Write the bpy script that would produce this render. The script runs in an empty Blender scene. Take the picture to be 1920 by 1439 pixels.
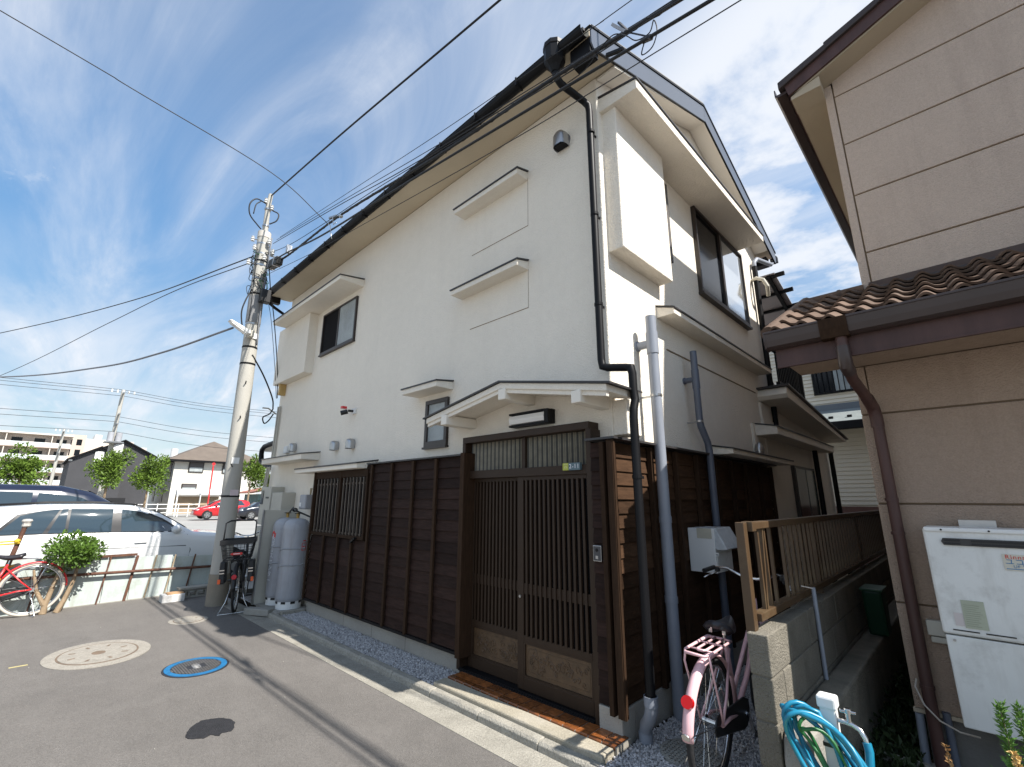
import bpy, math, random
from mathutils import Vector, Matrix, Quaternion
random.seed(7)
R = math.radians
S = bpy.context.scene
COL = S.collection

# ------------------------------------------------------------------ camera
yaw, pitch, roll = R(-44.35), R(14.10), R(.21)
fw = Vector((math.sin(yaw)*math.cos(pitch), math.cos(yaw)*math.cos(pitch), math.sin(pitch)))
r0 = fw.cross(Vector((0, 0, 1))).normalized()
u0 = r0.cross(fw)
rt = r0*math.cos(roll) + u0*math.sin(roll)
up = u0*math.cos(roll) - r0*math.sin(roll)
cd = bpy.data.cameras.new('camera')
cam = bpy.data.objects.new('camera', cd)
COL.objects.link(cam)
cam.matrix_world = Matrix(((rt.x, up.x, -fw.x, 0), (rt.y, up.y, -fw.y, 0), (rt.z, up.z, -fw.z, 1.6), (0, 0, 0, 1)))
cd.sensor_width = 36
cd.lens = 865/1920*36
cd.clip_start = .05
cd.clip_end = 2000
S.camera = cam

# ------------------------------------------------------------------ sun, sky, exposure
SUN = Vector((1, .14, 1.17)).normalized()
sl = bpy.data.lights.new('sun', 'SUN')
sl.energy = 4.6
sl.angle = R(.55)
sl.color = (1, .955, .89)
so = bpy.data.objects.new('sun', sl)
COL.objects.link(so)
so.rotation_euler = SUN.to_track_quat('Z', 'Y').to_euler()
so.location = SUN*60

W = bpy.data.worlds.new('World')
S.world = W
W.use_nodes = True
nt = W.node_tree
N = nt.nodes
N.clear()
def wn(t, **k):
    n = N.new(t)
    for a, b in k.items():
        setattr(n, a, b)
    return n
def lk(a, b): nt.links.new(a, b)
sky = wn('ShaderNodeTexSky', sky_type='NISHITA', sun_disc=False, sun_elevation=math.asin(SUN.z),
         sun_rotation=math.atan2(SUN.x, SUN.y), altitude=0, air_density=1.0, dust_density=.35, ozone_density=1.6)
tc = wn('ShaderNodeTexCoord')
sep = wn('ShaderNodeSeparateXYZ')
lk(tc.outputs['Generated'], sep.inputs[0])
def mth(op, a, b=None, clamp=False):
    n = wn('ShaderNodeMath', operation=op, use_clamp=clamp)
    for i, v in enumerate((a, b)):
        if v is None: continue
        if isinstance(v, (int, float)): n.inputs[i].default_value = v
        else: lk(v, n.inputs[i])
    return n.outputs[0]
zc = mth('ADD', mth('MAXIMUM', sep.outputs['Z'], 0.0), .09)
cx = mth('DIVIDE', sep.outputs['X'], zc)
cy = mth('DIVIDE', sep.outputs['Y'], zc)
cmb = wn('ShaderNodeCombineXYZ')
lk(cx, cmb.inputs[0]); lk(cy, cmb.inputs[1])
def cloud(scale, sx, sy, rot, loc, detail, rough, lo, hi, dist=0):
    mp = wn('ShaderNodeMapping')
    mp.inputs['Scale'].default_value = (sx, sy, 1)
    mp.inputs['Rotation'].default_value = (0, 0, R(rot))
    mp.inputs['Location'].default_value = loc
    lk(cmb.outputs[0], mp.inputs[0])
    t = wn('ShaderNodeTexNoise')
    t.inputs['Scale'].default_value = scale
    t.inputs['Detail'].default_value = detail
    t.inputs['Roughness'].default_value = rough
    t.inputs['Distortion'].default_value = dist
    lk(mp.outputs[0], t.inputs['Vector'])
    m = wn('ShaderNodeMapRange', interpolation_type='SMOOTHSTEP')
    m.inputs['From Min'].default_value = lo
    m.inputs['From Max'].default_value = hi
    lk(t.outputs[0], m.inputs[0])
    return m.outputs[0]
cirrus = cloud(1.15, .50, 1.7, 52, (1.3, .4, 0), 9, .60, .33, .68, .9)
wisps = cloud(3.2, .35, 1.5, 60, (.7, 2.4, 0), 8, .66, .42, .80, .5)
veil = cloud(.62, .8, 1.2, 10, (4.2, 1.7, 0), 4, .55, .34, .72, .3)
cumul = cloud(1.7, 1, 1, 0, (5.2, 1.3, 0), 10, .58, .40, .57, .2)
puff = cloud(3.4, 1, 1, 0, (.35, 1.1, 0), 8, .60, .60, .70, .2)
# bigger cumulus towards +Y (behind the white house), open sky to the west
mk = wn('ShaderNodeMapRange', interpolation_type='SMOOTHSTEP')
mk.inputs['From Min'].default_value = .46
mk.inputs['From Max'].default_value = .66
lk(mth('ADD', sep.outputs['Y'], mth('MULTIPLY', sep.outputs['X'], .12)), mk.inputs[0])
cum = mth('MAXIMUM', mth('MULTIPLY', mth('MULTIPLY', cumul, mk.outputs[0]), .95), mth('MULTIPLY', puff, .35))
soft = mth('ADD', mth('ADD', mth('MULTIPLY', mth('MULTIPLY', cirrus, mth('ADD', mth('MULTIPLY', wisps, .6), .5)), .74), mth('MULTIPLY', veil, .27)), .02, True)
hz = wn('ShaderNodeMapRange', interpolation_type='SMOOTHSTEP')
hz.inputs['From Min'].default_value = .42
hz.inputs['From Max'].default_value = .0
lk(sep.outputs['Z'], hz.inputs[0])
soft2 = mth('ADD', soft, mth('MULTIPLY', hz.outputs[0], .40), True)
tot = mth('MAXIMUM', soft2, cum, True)
hs = wn('ShaderNodeHueSaturation')
hs.inputs['Saturation'].default_value = 1.12
hs.inputs['Value'].default_value = 1.22
lk(sky.outputs[0], hs.inputs['Color'])
dk_ = wn('ShaderNodeMapRange', interpolation_type='SMOOTHSTEP')
for i_, v_ in ((1, -.02), (2, .62), (3, .40), (4, .98)): dk_.inputs[i_].default_value = v_
lk(sep.outputs['Z'], dk_.inputs[0])
tint = wn('ShaderNodeCombineXYZ')
for i_, v_ in enumerate((.86, 1.02, 1.0)): lk(mth('MULTIPLY', dk_.outputs[0], v_), tint.inputs[i_])
tm = wn('ShaderNodeMixRGB', blend_type='MULTIPLY')
tm.inputs[0].default_value = 1
lk(hs.outputs[0], tm.inputs[1]); lk(tint.outputs[0], tm.inputs[2])
mix = wn('ShaderNodeMixRGB')
lk(tot, mix.inputs[0])
lk(tm.outputs[0], mix.inputs[1])
mix.inputs[2].default_value = (4.75, 4.95, 5.3, 1)
bg = wn('ShaderNodeBackground')
bg.inputs[1].default_value = .10
lk(mix.outputs[0], bg.inputs[0])
out = wn('ShaderNodeOutputWorld')
lk(bg.outputs[0], out.inputs[0])

S.view_settings.view_transform = 'Standard'
S.view_settings.look = 'None'
S.view_settings.exposure = .95
S.view_settings.gamma = 1
S.view_settings.use_curve_mapping = False

# ------------------------------------------------------------------ materials
def mat(name, col, rough=.65, var=.12, vscale=1.5, bump=0, bscale=60, metal=0, spec=.4, rnd=0, speck=None, sscale=200,
        stain=None, stscale=2.5, stretch=(1, 1, 1), wave=None, alpha=1, trans=0, bdist=.02, coat=0, grain=None, streak=None, dirt=None):
    m = bpy.data.materials.new(name)
    m.use_nodes = True
    t = m.node_tree
    n = t.nodes
    b = n['Principled BSDF']
    L = t.links.new
    b.inputs['Roughness'].default_value = rough
    b.inputs['Metallic'].default_value = metal
    b.inputs['Specular IOR Level'].default_value = spec
    b.inputs['Coat Weight'].default_value = coat
    if trans: b.inputs['Transmission Weight'].default_value = trans
    tcn = n.new('ShaderNodeTexCoord')
    mp = n.new('ShaderNodeMapping')
    mp.inputs['Scale'].default_value = stretch
    L(tcn.outputs['Object'], mp.inputs[0])
    def noise(sc, det=4, ro=.6):
        q = n.new('ShaderNodeTexNoise')
        q.inputs['Scale'].default_value = sc
        q.inputs['Detail'].default_value = det
        q.inputs['Roughness'].default_value = ro
        L(mp.outputs[0], q.inputs['Vector'])
        return q.outputs[0]
    def rng(x, a, bb, c, d):
        q = n.new('ShaderNodeMapRange')
        for i, v in enumerate((a, bb, c, d)): q.inputs[i+1].default_value = v
        L(x, q.inputs[0])
        return q.outputs[0]
    def mixc(f, a, bb, mode='MIX'):
        q = n.new('ShaderNodeMixRGB')
        q.blend_type = mode
        if isinstance(f, float): q.inputs[0].default_value = f
        else: L(f, q.inputs[0])
        for i, v in ((1, a), (2, bb)):
            if isinstance(v, tuple): q.inputs[i].default_value = (*v[:3], 1)
            else: L(v, q.inputs[i])
        return q.outputs[0]
    def val(x):
        q = n.new('ShaderNodeCombineColor')
        for i in range(3): L(x, q.inputs[i])
        return q.outputs[0]
    c = tuple(col)
    if var:
        c = mixc(1.0, c, val(rng(noise(vscale, 6), .25, .75, 1-var, 1+var)), 'MULTIPLY')
    if speck:
        c = mixc(rng(noise(sscale, 2, .8), .55, .72, 0, 1), c, speck)
    if stain:
        c = mixc(rng(noise(stscale, 5, .7), .52, .75, 0, .8), c, stain)
    if grain:
        for gs, ga in grain:
            c = mixc(1.0, c, val(rng(noise(gs, 2, .75), .3, .7, 1-ga, 1+ga)), 'MULTIPLY')
    if streak:
        col_, sc_, am_, st_ = streak
        m2 = n.new('ShaderNodeMapping'); m2.inputs['Scale'].default_value = st_
        L(tcn.outputs['Object'], m2.inputs[0])
        q = n.new('ShaderNodeTexNoise'); q.inputs['Scale'].default_value = sc_; q.inputs['Detail'].default_value = 5; q.inputs['Roughness'].default_value = .65
        L(m2.outputs[0], q.inputs['Vector'])
        c = mixc(rng(q.outputs[0], .50, .78, 0, am_), c, col_)
    if rnd:
        oi = n.new('ShaderNodeObjectInfo')
        c = mixc(1.0, c, val(rng(oi.outputs['Random'], 0, 1, 1-rnd, 1+rnd)), 'MULTIPLY')
    if isinstance(c, tuple): b.inputs['Base Color'].default_value = (*c, 1)
    else: L(c, b.inputs['Base Color'])
    if bump:
        bn = n.new('ShaderNodeBump')
        bn.inputs['Strength'].default_value = bump
        bn.inputs['Distance'].default_value = bdist
        if wave:
            w = n.new('ShaderNodeTexWave')
            w.wave_type = 'BANDS'
            w.bands_direction = wave
            w.inputs['Scale'].default_value = bscale
            w.inputs['Distortion'].default_value = 0
            L(mp.outputs[0], w.inputs['Vector'])
            L(w.outputs[1], bn.inputs['Height'])
        else:
            L(noise(bscale, 3, .65), bn.inputs['Height'])
        L(bn.outputs[0], b.inputs['Normal'])
    return m

PL = mat('plaster', (.82, .76, .66), .85, .04, .7, .85, 62, spec=.2, bdist=.014, grain=((70, .035), (9, .02)), streak=((.62, .57, .48), 2.2, .16, (1.6, 1.6, .16)))
SOFF_SHADE = mat('soffit_plaster_shaded', (.60, .515, .385), .85, .06, 1.5, .3, 60, spec=.15)  # house plaster with the brown shade under the eaves mixed into its colour
PLS = mat('plaster_smooth', (.80, .75, .66), .75, .03, 1.2, .15, 40, spec=.25)
DARK = mat('black_metal', (.008, .008, .009), .45, .1, 6, spec=.16)
ROOFM = mat('roof_sheet', (.035, .033, .034), .45, .15, 4, spec=.5)
FASC = mat('fascia_metal', (.075, .088, .115), .35, .05, 2, spec=.5)
FRAME = mat('bronze_aluminium', (.03, .022, .018), .4, .1, 5, spec=.5)
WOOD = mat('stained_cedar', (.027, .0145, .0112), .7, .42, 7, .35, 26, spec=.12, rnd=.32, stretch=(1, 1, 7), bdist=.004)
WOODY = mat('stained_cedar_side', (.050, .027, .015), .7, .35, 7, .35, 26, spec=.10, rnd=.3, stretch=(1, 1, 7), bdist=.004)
BATT = mat('batten_wood', (.036, .020, .0115), .7, .3, 9, .25, 30, spec=.1, rnd=.2, stretch=(7, 7, 1), bdist=.004)
DOORM = mat('door_bronze', (.033, .019, .011), .5, .12, 4, .1, 60, spec=.25, stretch=(6, 6, 1))
CARV = mat('carved_panel', (.085, .05, .025), .5, .35, 14, .15, 40, spec=.45)
GLASSD = mat('dark_glass', (.006, .007, .009), .12, .0, 1, spec=.3)
GLASSF = mat('frosted_glass', (.33, .36, .36), .22, .25, 3, .6, 130, spec=.6, bdist=.01)
GLASSB = mat('sky_glass', (.10, .13, .16), .04, .05, 1, .25, 60, spec=1.0, metal=.0, bdist=.006, coat=1)
GLASSM = mat('mirror_glass', (.72, .76, .80), .05, .05, 1, .06, 40, metal=.85, bdist=.004)
REED = mat('reeded_glass', (.10, .095, .08), .25, .18, 3.0, .0, 12, spec=.6)
STEEL = mat('stainless', (.42, .42, .42), .3, .1, 9, metal=.9)
CHROME = mat('chrome', (.62, .62, .62), .18, .1, 9, metal=1)
CONC = mat('concrete', (.33, .315, .28), .9, .2, 3, .5, 90, spec=.2, speck=(.22, .21, .19), sscale=160, stain=(.2, .19, .165))
CONCL = mat('concrete_light', (.33, .31, .265), .9, .2, 4, .6, 90, spec=.15, speck=(.2, .19, .165), sscale=75, grain=((60, .13), (160, .12)), stain=(.23, .215, .18), stscale=3)
SLABM = mat('entrance_slab', (.40, .36, .28), .9, .14, 4, .6, 140, spec=.2, speck=(.24, .21, .16), sscale=80, stain=(.46, .42, .35), grain=((70, .12), (170, .12)))
PLINTH = mat('plinth_mortar', (.37, .35, .31), .9, .12, 3, .4, 110, spec=.2, speck=(.26, .24, .21), sscale=150)
BLOCK = mat('block_wall', (.20, .183, .15), .95, .28, 5, .8, 90, spec=.15, speck=(.1, .09, .07), sscale=120, stain=(.11, .10, .075), rnd=.1)
TILE = mat('glazed_tile', (.20, .066, .018), .25, .6, 22, .15, 50, spec=.55, rnd=.42)
GROUT = mat('grout', (.26, .24, .2), .9, .1, 8)
PVC = mat('grey_pvc', (.23, .25, .29), .42, .08, 5, spec=.45)
PVCD = mat('dark_pvc', (.10, .115, .15), .42, .08, 5, spec=.45)
STONE = mat('gravel_stone', (.46, .445, .44), .85, .6, 55, .2, 60, spec=.2, speck=(.10, .10, .115), sscale=38)
CREAM = mat('cream_siding', (.62, .57, .47), .75, .05, 1, .2, 50, spec=.25)
BEIGE_SHADE = mat('neighbour_render_shaded', (.375, .285, .22), .92, .10, 1.0, .9, 95, spec=.12, bdist=.014, grain=((110, .09), (28, .04)), streak=((.27, .2, .15), 2.5, .5, (2.5, 2.5, .3)))  # same render as upstairs, shade below the pent roof worked into its colour
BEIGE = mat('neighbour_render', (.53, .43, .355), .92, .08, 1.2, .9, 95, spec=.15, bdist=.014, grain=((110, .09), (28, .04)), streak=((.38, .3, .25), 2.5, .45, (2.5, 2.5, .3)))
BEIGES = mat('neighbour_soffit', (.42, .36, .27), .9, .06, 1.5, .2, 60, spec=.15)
PURP = mat('brown_fascia', (.070, .036, .031), .5, .28, 3, .08, 30, spec=.35, stretch=(3, 3, .6))
GUTB = mat('brown_gutter', (.045, .030, .027), .34, .15, 4, spec=.5)
RTILE = mat('clay_roof_tile', (.115, .074, .052), .7, .3, 7, .2, 60, spec=.25, rnd=.25, stain=(.075, .055, .042), stscale=8)
RTILED = mat('dark_roof_tile', (.045, .035, .034), .55, .2, 7, .3, 60, spec=.3)
WHITEP = mat('white_enamel', (.70, .70, .67), .38, .07, 3, spec=.45, stain=(.47, .46, .43), stscale=5, streak=((.42, .40, .36), 5, .4, (3, 3, .5)))
WHITEP2 = mat('white_plastic', (.72, .72, .70), .4, .05, 3, spec=.4)
GREYM = mat('beige_box', (.46, .44, .38), .5, .06, 3, spec=.4)
CYLM = mat('cylinder_grey', (.33, .34, .365), .45, .1, 4, .05, 30, spec=.4, streak=((.20, .17, .14), 4, .45, (3, 3, .4)))
RED = mat('red_paint', (.62, .03, .035), .3, .06, 3, spec=.5)
REDM = mat('red_marking', (.60, .035, .03), .5, .05, 3)
PINK = mat('pink_paint', (.70, .44, .46), .35, .06, 5, spec=.5)
BLACKP = mat('black_plastic', (.014, .014, .015), .45, .1, 5, spec=.4)
RUBBER = mat('tyre_rubber', (.017, .017, .018), .75, .15, 8, .2, 60)
TYREW = mat('pale_tyre', (.47, .43, .37), .7, .12, 8)
LEATH = mat('saddle_vinyl', (.02, .018, .022), .35, .1, 6, .1, 40, spec=.5)
RUST = mat('rusty_steel', (.115, .055, .038), .72, .45, 9, .3, 60, spec=.25, stain=(.2, .1, .05), stscale=11)
PANELG = mat('pale_green_sheet', (.46, .515, .495), .55, .10, 1.6, .08, 30, spec=.35, stain=(.33, .36, .31), stscale=3, streak=((.30, .29, .23), 4, .5, (3, 3, .4)))
WOODP = mat('weathered_wood', (.30, .24, .16), .85, .3, 8, .4, 40, stretch=(1, 7, 7))
BARK = mat('bark', (.27, .20, .13), .9, .35, 9, .7, 45, spec=.15, stretch=(1, 1, .3))
LEAF = mat('leaf', (.075, .14, .018), .5, .5, 9, spec=.35)
LEAF2 = mat('street_leaf', (.095, .155, .02), .55, .6, 2.2, spec=.25)
WEED = mat('weed_leaf', (.018, .03, .008), .6, .5, 12, spec=.25)
SOIL = mat('soil', (.022, .018, .013), .95, .4, 8, .9, 40, spec=.1, stain=(.045, .033, .018), stscale=9)
POLEM = mat('pole_concrete', (.40, .385, .345), .85, .13, 2.4, .25, 70, spec=.25, stretch=(1, 1, .35))
POLED = mat('pole_sleeve', (.25, .22, .175), .9, .16, 5, .3, 90, spec=.2)
CABLE = mat('cable_black', (.012, .012, .013), .55, 0, 1)
CABLEG = mat('cable_grey', (.16, .17, .19), .5, 0, 1)
BLUEP = mat('blue_paint', (.012, .13, .29), .55, .25, 14, .3, 60, stain=(.02, .06, .10), stscale=9)
IRON = mat('cast_iron', (.035, .035, .04), .55, .3, 12, .3, 90, metal=.3)
MANC = mat('manhole_concrete', (.315, .29, .25), .88, .15, 6, .5, 90, spec=.15, speck=(.2, .18, .15), sscale=70, grain=((50, .12),), stain=(.22, .2, .17), stscale=5)
RUSTR = mat('manhole_rust', (.16, .115, .08), .8, .2, 12)
HOSE = mat('turquoise_hose', (.010, .19, .31), .33, .06, 5, spec=.5)
HOSEG = mat('green_hose', (.02, .14, .04), .4, .06, 5, spec=.5)
CARW = mat('white_car_paint', (.68, .68, .675), .18, .01, 1, spec=.5, coat=.6)
CARB = mat('navy_car_paint', (.007, .010, .026), .16, .01, 1, spec=.5, coat=.8)
CARR = mat('red_car_paint', (.50, .015, .02), .2, .01, 1, spec=.5, coat=.6)
CARK = mat('black_car_paint', (.014, .016, .024), .18, .01, 1, spec=.5, coat=.7)
CGLASS = mat('car_glass', (.025, .04, .05), .04, 0, 1, spec=.8, coat=.5)
LAMPW = mat('lamp_cover', (.78, .77, .74), .35, .02, 2, spec=.4)
YEL = mat('yellow_rope', (.62, .42, .03), .7, .3, 40)
LIME = mat('lime_plastic', (.50, .62, .04), .4, .05, 4)
GREENP = mat('green_plastic', (.008, .045, .022), .45, .08, 5)
def flat(name, c, r=.5): return mat(name, c, r, 0)
REFL = flat('red_reflector', (.45, .005, .005), .2)
ORANGE = flat('orange_reflector', (.8, .12, .03), .3)
PLATEG = flat('plate_teal', (.10, .15, .17))
PLATEY = flat('plate_olive', (.38, .40, .06))
WHITET = flat('white_print', (.75, .76, .78))
BLUET = flat('blue_print', (.02, .17, .36))
DARKT = flat('dark_print', (.03, .03, .03))
LABELG = mat('green_label', (.40, .42, .32), .6, .06, 30, stretch=(.3, 1, 4))
OPAQ = mat('milky_film', (.50, .52, .53), .3, .15, 20, .4, 30)

# ------------------------------------------------------------------ mesh builder
class MB:
    def __init__(s): s.v = []; s.f = []
    def add(s, v, f):
        n = len(s.v); s.v += [tuple(p) for p in v]; s.f += [tuple(i+n for i in q) for q in f]; return s
    def box(s, x0, x1, y0, y1, z0, z1):
        return s.add([(x0,y0,z0),(x1,y0,z0),(x1,y1,z0),(x0,y1,z0),(x0,y0,z1),(x1,y0,z1),(x1,y1,z1),(x0,y1,z1)],
                     [(0,3,2,1),(4,5,6,7),(0,1,5,4),(1,2,6,5),(2,3,7,6),(3,0,4,7)])
    def obox(s, c, sz, m=None):
        m = m or Matrix.Identity(3)
        q = MB().box(-sz[0]/2, sz[0]/2, -sz[1]/2, sz[1]/2, -sz[2]/2, sz[2]/2)
        return s.add([m @ Vector(p)+Vector(c) for p in q.v], q.f)
    def beam(s, p0, p1, w, h, upv=(0,0,1)):
        p0, p1 = Vector(p0), Vector(p1); d = p1-p0; L = d.length; d.normalize()
        a = d.cross(Vector(upv))
        if a.length < 1e-4: a = d.cross(Vector((0,1,0)))
        a.normalize(); b = a.cross(d)
        m = Matrix((d, a, b)).transposed()
        return s.obox((p0+p1)/2, (L, w, h), m)
    def quad(s, *p): return s.add(p, [tuple(range(len(p)))])
    def tube(s, pts, r, n=8, cap=True, closed=False):
        pts = [Vector(p) for p in pts]; rs = r if isinstance(r, (list, tuple)) else [r]*len(pts)
        vs = []; fs = []; prev = None; K = len(pts)
        for i, p in enumerate(pts):
            if closed: d = pts[(i+1) % K]-pts[i-1]
            else: d = pts[min(i+1, K-1)]-pts[max(i-1, 0)]
            d.normalize()
            if prev is None:
                a = d.cross(Vector((0,0,1)))
                if a.length < 1e-3: a = d.cross(Vector((0,1,0)))
            else:
                a = prev-d*prev.dot(d)
            a.normalize(); prev = a; b = d.cross(a)
            k = 1
            if 0 < i < K-1 or closed:
                e1 = (pts[i]-pts[i-1]).normalized(); c = max(.5, abs(e1.dot(d))); k = 1/c
            for j in range(n):
                t = 2*math.pi*j/n
                vs.append(p+(a*math.cos(t)+b*math.sin(t))*rs[i]*k**.5)
        for i in range(K if closed else K-1):
            i2 = (i+1) % K
            for j in range(n):
                fs.append((i*n+j, i*n+(j+1) % n, i2*n+(j+1) % n, i2*n+j))
        if cap and not closed:
            fs.append(tuple(range(n-1, -1, -1))); fs.append(tuple((K-1)*n+j for j in range(n)))
        return s.add(vs, fs)
    def cyl(s, p0, p1, r, n=12, r1=None): return s.tube([p0, p1], [r, r if r1 is None else r1], n)
    def prism(s, poly, ax, a, b):
        # poly: 2D outline in the two remaining axes (in xyz order)
        def P(q, t):
            return {'x': (t, q[0], q[1]), 'y': (q[0], t, q[1]), 'z': (q[0], q[1], t)}[ax]
        n = len(poly); v = [P(q, a) for q in poly]+[P(q, b) for q in poly]
        f = [tuple(range(n-1, -1, -1)), tuple(range(n, 2*n))]+[(i, (i+1) % n, n+(i+1) % n, n+i) for i in range(n)]
        return s.add(v, f)
    def lathe(s, prof, c, n=20, cap=True):
        v = []; f = []
        for r, z in prof:
            for j in range(n):
                t = 2*math.pi*j/n; v.append((c[0]+r*math.cos(t), c[1]+r*math.sin(t), c[2]+z))
        for i in range(len(prof)-1):
            for j in range(n): f.append((i*n+j, i*n+(j+1) % n, (i+1)*n+(j+1) % n, (i+1)*n+j))
        if cap:
            f.append(tuple(range(n-1, -1, -1))); f.append(tuple((len(prof)-1)*n+j for j in range(n)))
        return s.add(v, f)
    def ball(s, c, r, n=10, m=6, sc=(1,1,1)):
        v = []; f = []
        for i in range(m+1):
            a = math.pi*i/m
            for j in range(n):
                t = 2*math.pi*j/n
                v.append((c[0]+r*sc[0]*math.sin(a)*math.cos(t), c[1]+r*sc[1]*math.sin(a)*math.sin(t), c[2]-r*sc[2]*math.cos(a)))
        for i in range(m):
            for j in range(n): f.append((i*n+j, i*n+(j+1) % n, (i+1)*n+(j+1) % n, (i+1)*n+j))
        return s.add(v, f)
    def torus(s, c, R_, r, n=32, k=8, ax='y', a0=0, a1=2*math.pi, sq=1):
        pts = []
        full = abs(a1-a0-2*math.pi) < 1e-6
        for i in range(n if full else n+1):
            t = a0+(a1-a0)*i/n
            x, z = R_*math.cos(t), R_*math.sin(t)
            pts.append({'y': (c[0]+x, c[1], c[2]+z), 'z': (c[0]+x, c[1]+z, c[2]), 'x': (c[0], c[1]+x, c[2]+z)}[ax])
        return s.tube(pts, r, k, True, full)

def curve(pts, n=6):
    P = [Vector(p) for p in pts]
    Q = [P[0]*2-P[1]]+P+[P[-1]*2-P[-2]]
    out = []
    for i in range(1, len(Q)-2):
        a, b, c, d = Q[i-1:i+3]
        for j in range(n):
            u = j/n
            out.append(.5*((2*b)+(c-a)*u+(2*a-5*b+4*c-d)*u*u+(3*b-a-3*c+d)*u**3))
    return out+[P[-1]]
def put(name, mb, m, parent=None, smooth=False, bevel=0, seg=2, kind=None, fix=False):
    me = bpy.data.meshes.new(name)
    off = (0, 0, 0)
    if parent is not None: off = parent.get('base', (0, 0, 0))
    me.from_pydata([(p[0]-off[0], p[1]-off[1], p[2]-off[2]) for p in mb.v], [], mb.f)
    me.update()
    if fix:
        import bmesh
        bm = bmesh.new(); bm.from_mesh(me); bmesh.ops.recalc_face_normals(bm, faces=bm.faces); bm.to_mesh(me); bm.free()
    o = bpy.data.objects.new(name, me)
    COL.objects.link(o)
    if m: me.materials.append(m)
    if smooth:
        for p in me.polygons: p.use_smooth = True
        if smooth != 'all':
            try: me.set_sharp_from_angle(angle=R(40))
            except Exception: pass
    if bevel:
        b = o.modifiers.new('bevel', 'BEVEL'); b.width = bevel; b.segments = seg; b.limit_method = 'ANGLE'; b.angle_limit = R(35)
    if parent is not None:
        o.parent = parent
        o['base'] = off
    if kind: o['kind'] = kind
    return o
def clean():
    for o in bpy.data.objects:
        if 'base' in o: del o['base']
def tag(o, label=None, cat=None, group=None, kind=None):
    if label: o['label'] = label
    if cat: o['category'] = cat
    if group: o['group'] = group
    if kind: o['kind'] = kind
    return o
def thing(name, label, cat, base=(0,0,0), group=None, rot=0, local=False):
    o = bpy.data.objects.new(name, None)
    o.empty_display_size = .2
    COL.objects.link(o)
    o.location = base
    o.rotation_euler = (0, 0, rot)
    o['base'] = (0, 0, 0) if local else tuple(base)
    return tag(o, label, cat, group)
def dup(o, off, parent=None):
    c = o.copy(); COL.objects.link(c)
    c.location = Vector(o.location)+Vector(off)
    if parent is not None: c.parent = parent
    return c
def text(name, body, size, m, mtx, parent, ext=.0005, align='CENTER', bend=None, vertical=False):
    cu = bpy.data.curves.new(name, 'FONT')
    cu.body = body; cu.size = size; cu.extrude = ext; cu.align_x = align; cu.align_y = 'CENTER'; cu.space_line = .92; cu.space_character = 1.15
    t = bpy.data.objects.new(name, cu)
    COL.objects.link(t)
    dg = bpy.context.evaluated_depsgraph_get()
    me = bpy.data.meshes.new_from_object(t.evaluated_get(dg))
    bpy.data.objects.remove(t)
    off = Vector(parent.get('base', (0, 0, 0)))
    for v in me.vertices:
        p = Vector(v.co)
        if bend: p = bend(p)
        else: p = mtx @ p
        v.co = p-off
    me.materials.clear(); me.materials.append(m)
    o = bpy.data.objects.new(name, me)
    COL.objects.link(o)
    o.parent = parent; o['base'] = tuple(off)
    return o
def frame(o, xa, ya):
    xa = Vector(xa).normalized(); ya = Vector(ya).normalized(); za = xa.cross(ya)
    m = Matrix((xa, ya, za)).transposed().to_4x4(); m.translation = Vector(o); return m
# ================================================================== setting
ASPH = mat('asphalt', (.162, .150, .138), .92, .10, .6, .9, 120, spec=.12, bdist=.01, grain=((95, .17), (38, .10), (210, .14), (5, .05)), stain=(.135, .126, .117), stscale=.8, streak=((.20, .187, .172), 1.3, .45, (1, 3.2, 1)))
LOT = mat('lot_asphalt', (.30, .295, .28), .9, .12, .4, .4, 120, spec=.15)
PATCH = mat('tar_patch', (.04, .04, .044), .9, .2, 20, .9, 160, spec=.15)
def sheet(name, x0, x1, y0, y1, z, m):
    return put(name, MB().quad((x0,y0,z),(x1,y0,z),(x1,y1,z),(x0,y1,z)), m, kind='structure')
sheet('ground', -500, 300, -300, 500, -.06, LOT)
sheet('road', -10.3, 14, -12, 2.415, 0, ASPH)
gs = put('gutter_strip', MB().prism([(2.415, -.05), (2.66, -.05), (2.66, -.012), (2.60, -.008), (2.415, .003)], 'x', -8.9, 6), CONCL, kind='structure')
kb = bpy.data.objects.new('kerb', None); COL.objects.link(kb); kb['kind'] = 'structure'; kb['base'] = (0, 0, 0)
kp = [(2.655, -.03), (2.742, -.03), (2.742, .045), (2.678, .045), (2.662, .03)]
x = -7.75
first = None
while x < 1.0:
    if first is None: first = put('kerb_stone', MB().prism(kp, 'x', x, x+.593), CONCL, kb, bevel=.004); first_x = x
    else: dup(first, (x-first_x, 0, random.uniform(-.003, .003)), kb)
    x += .6
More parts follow.
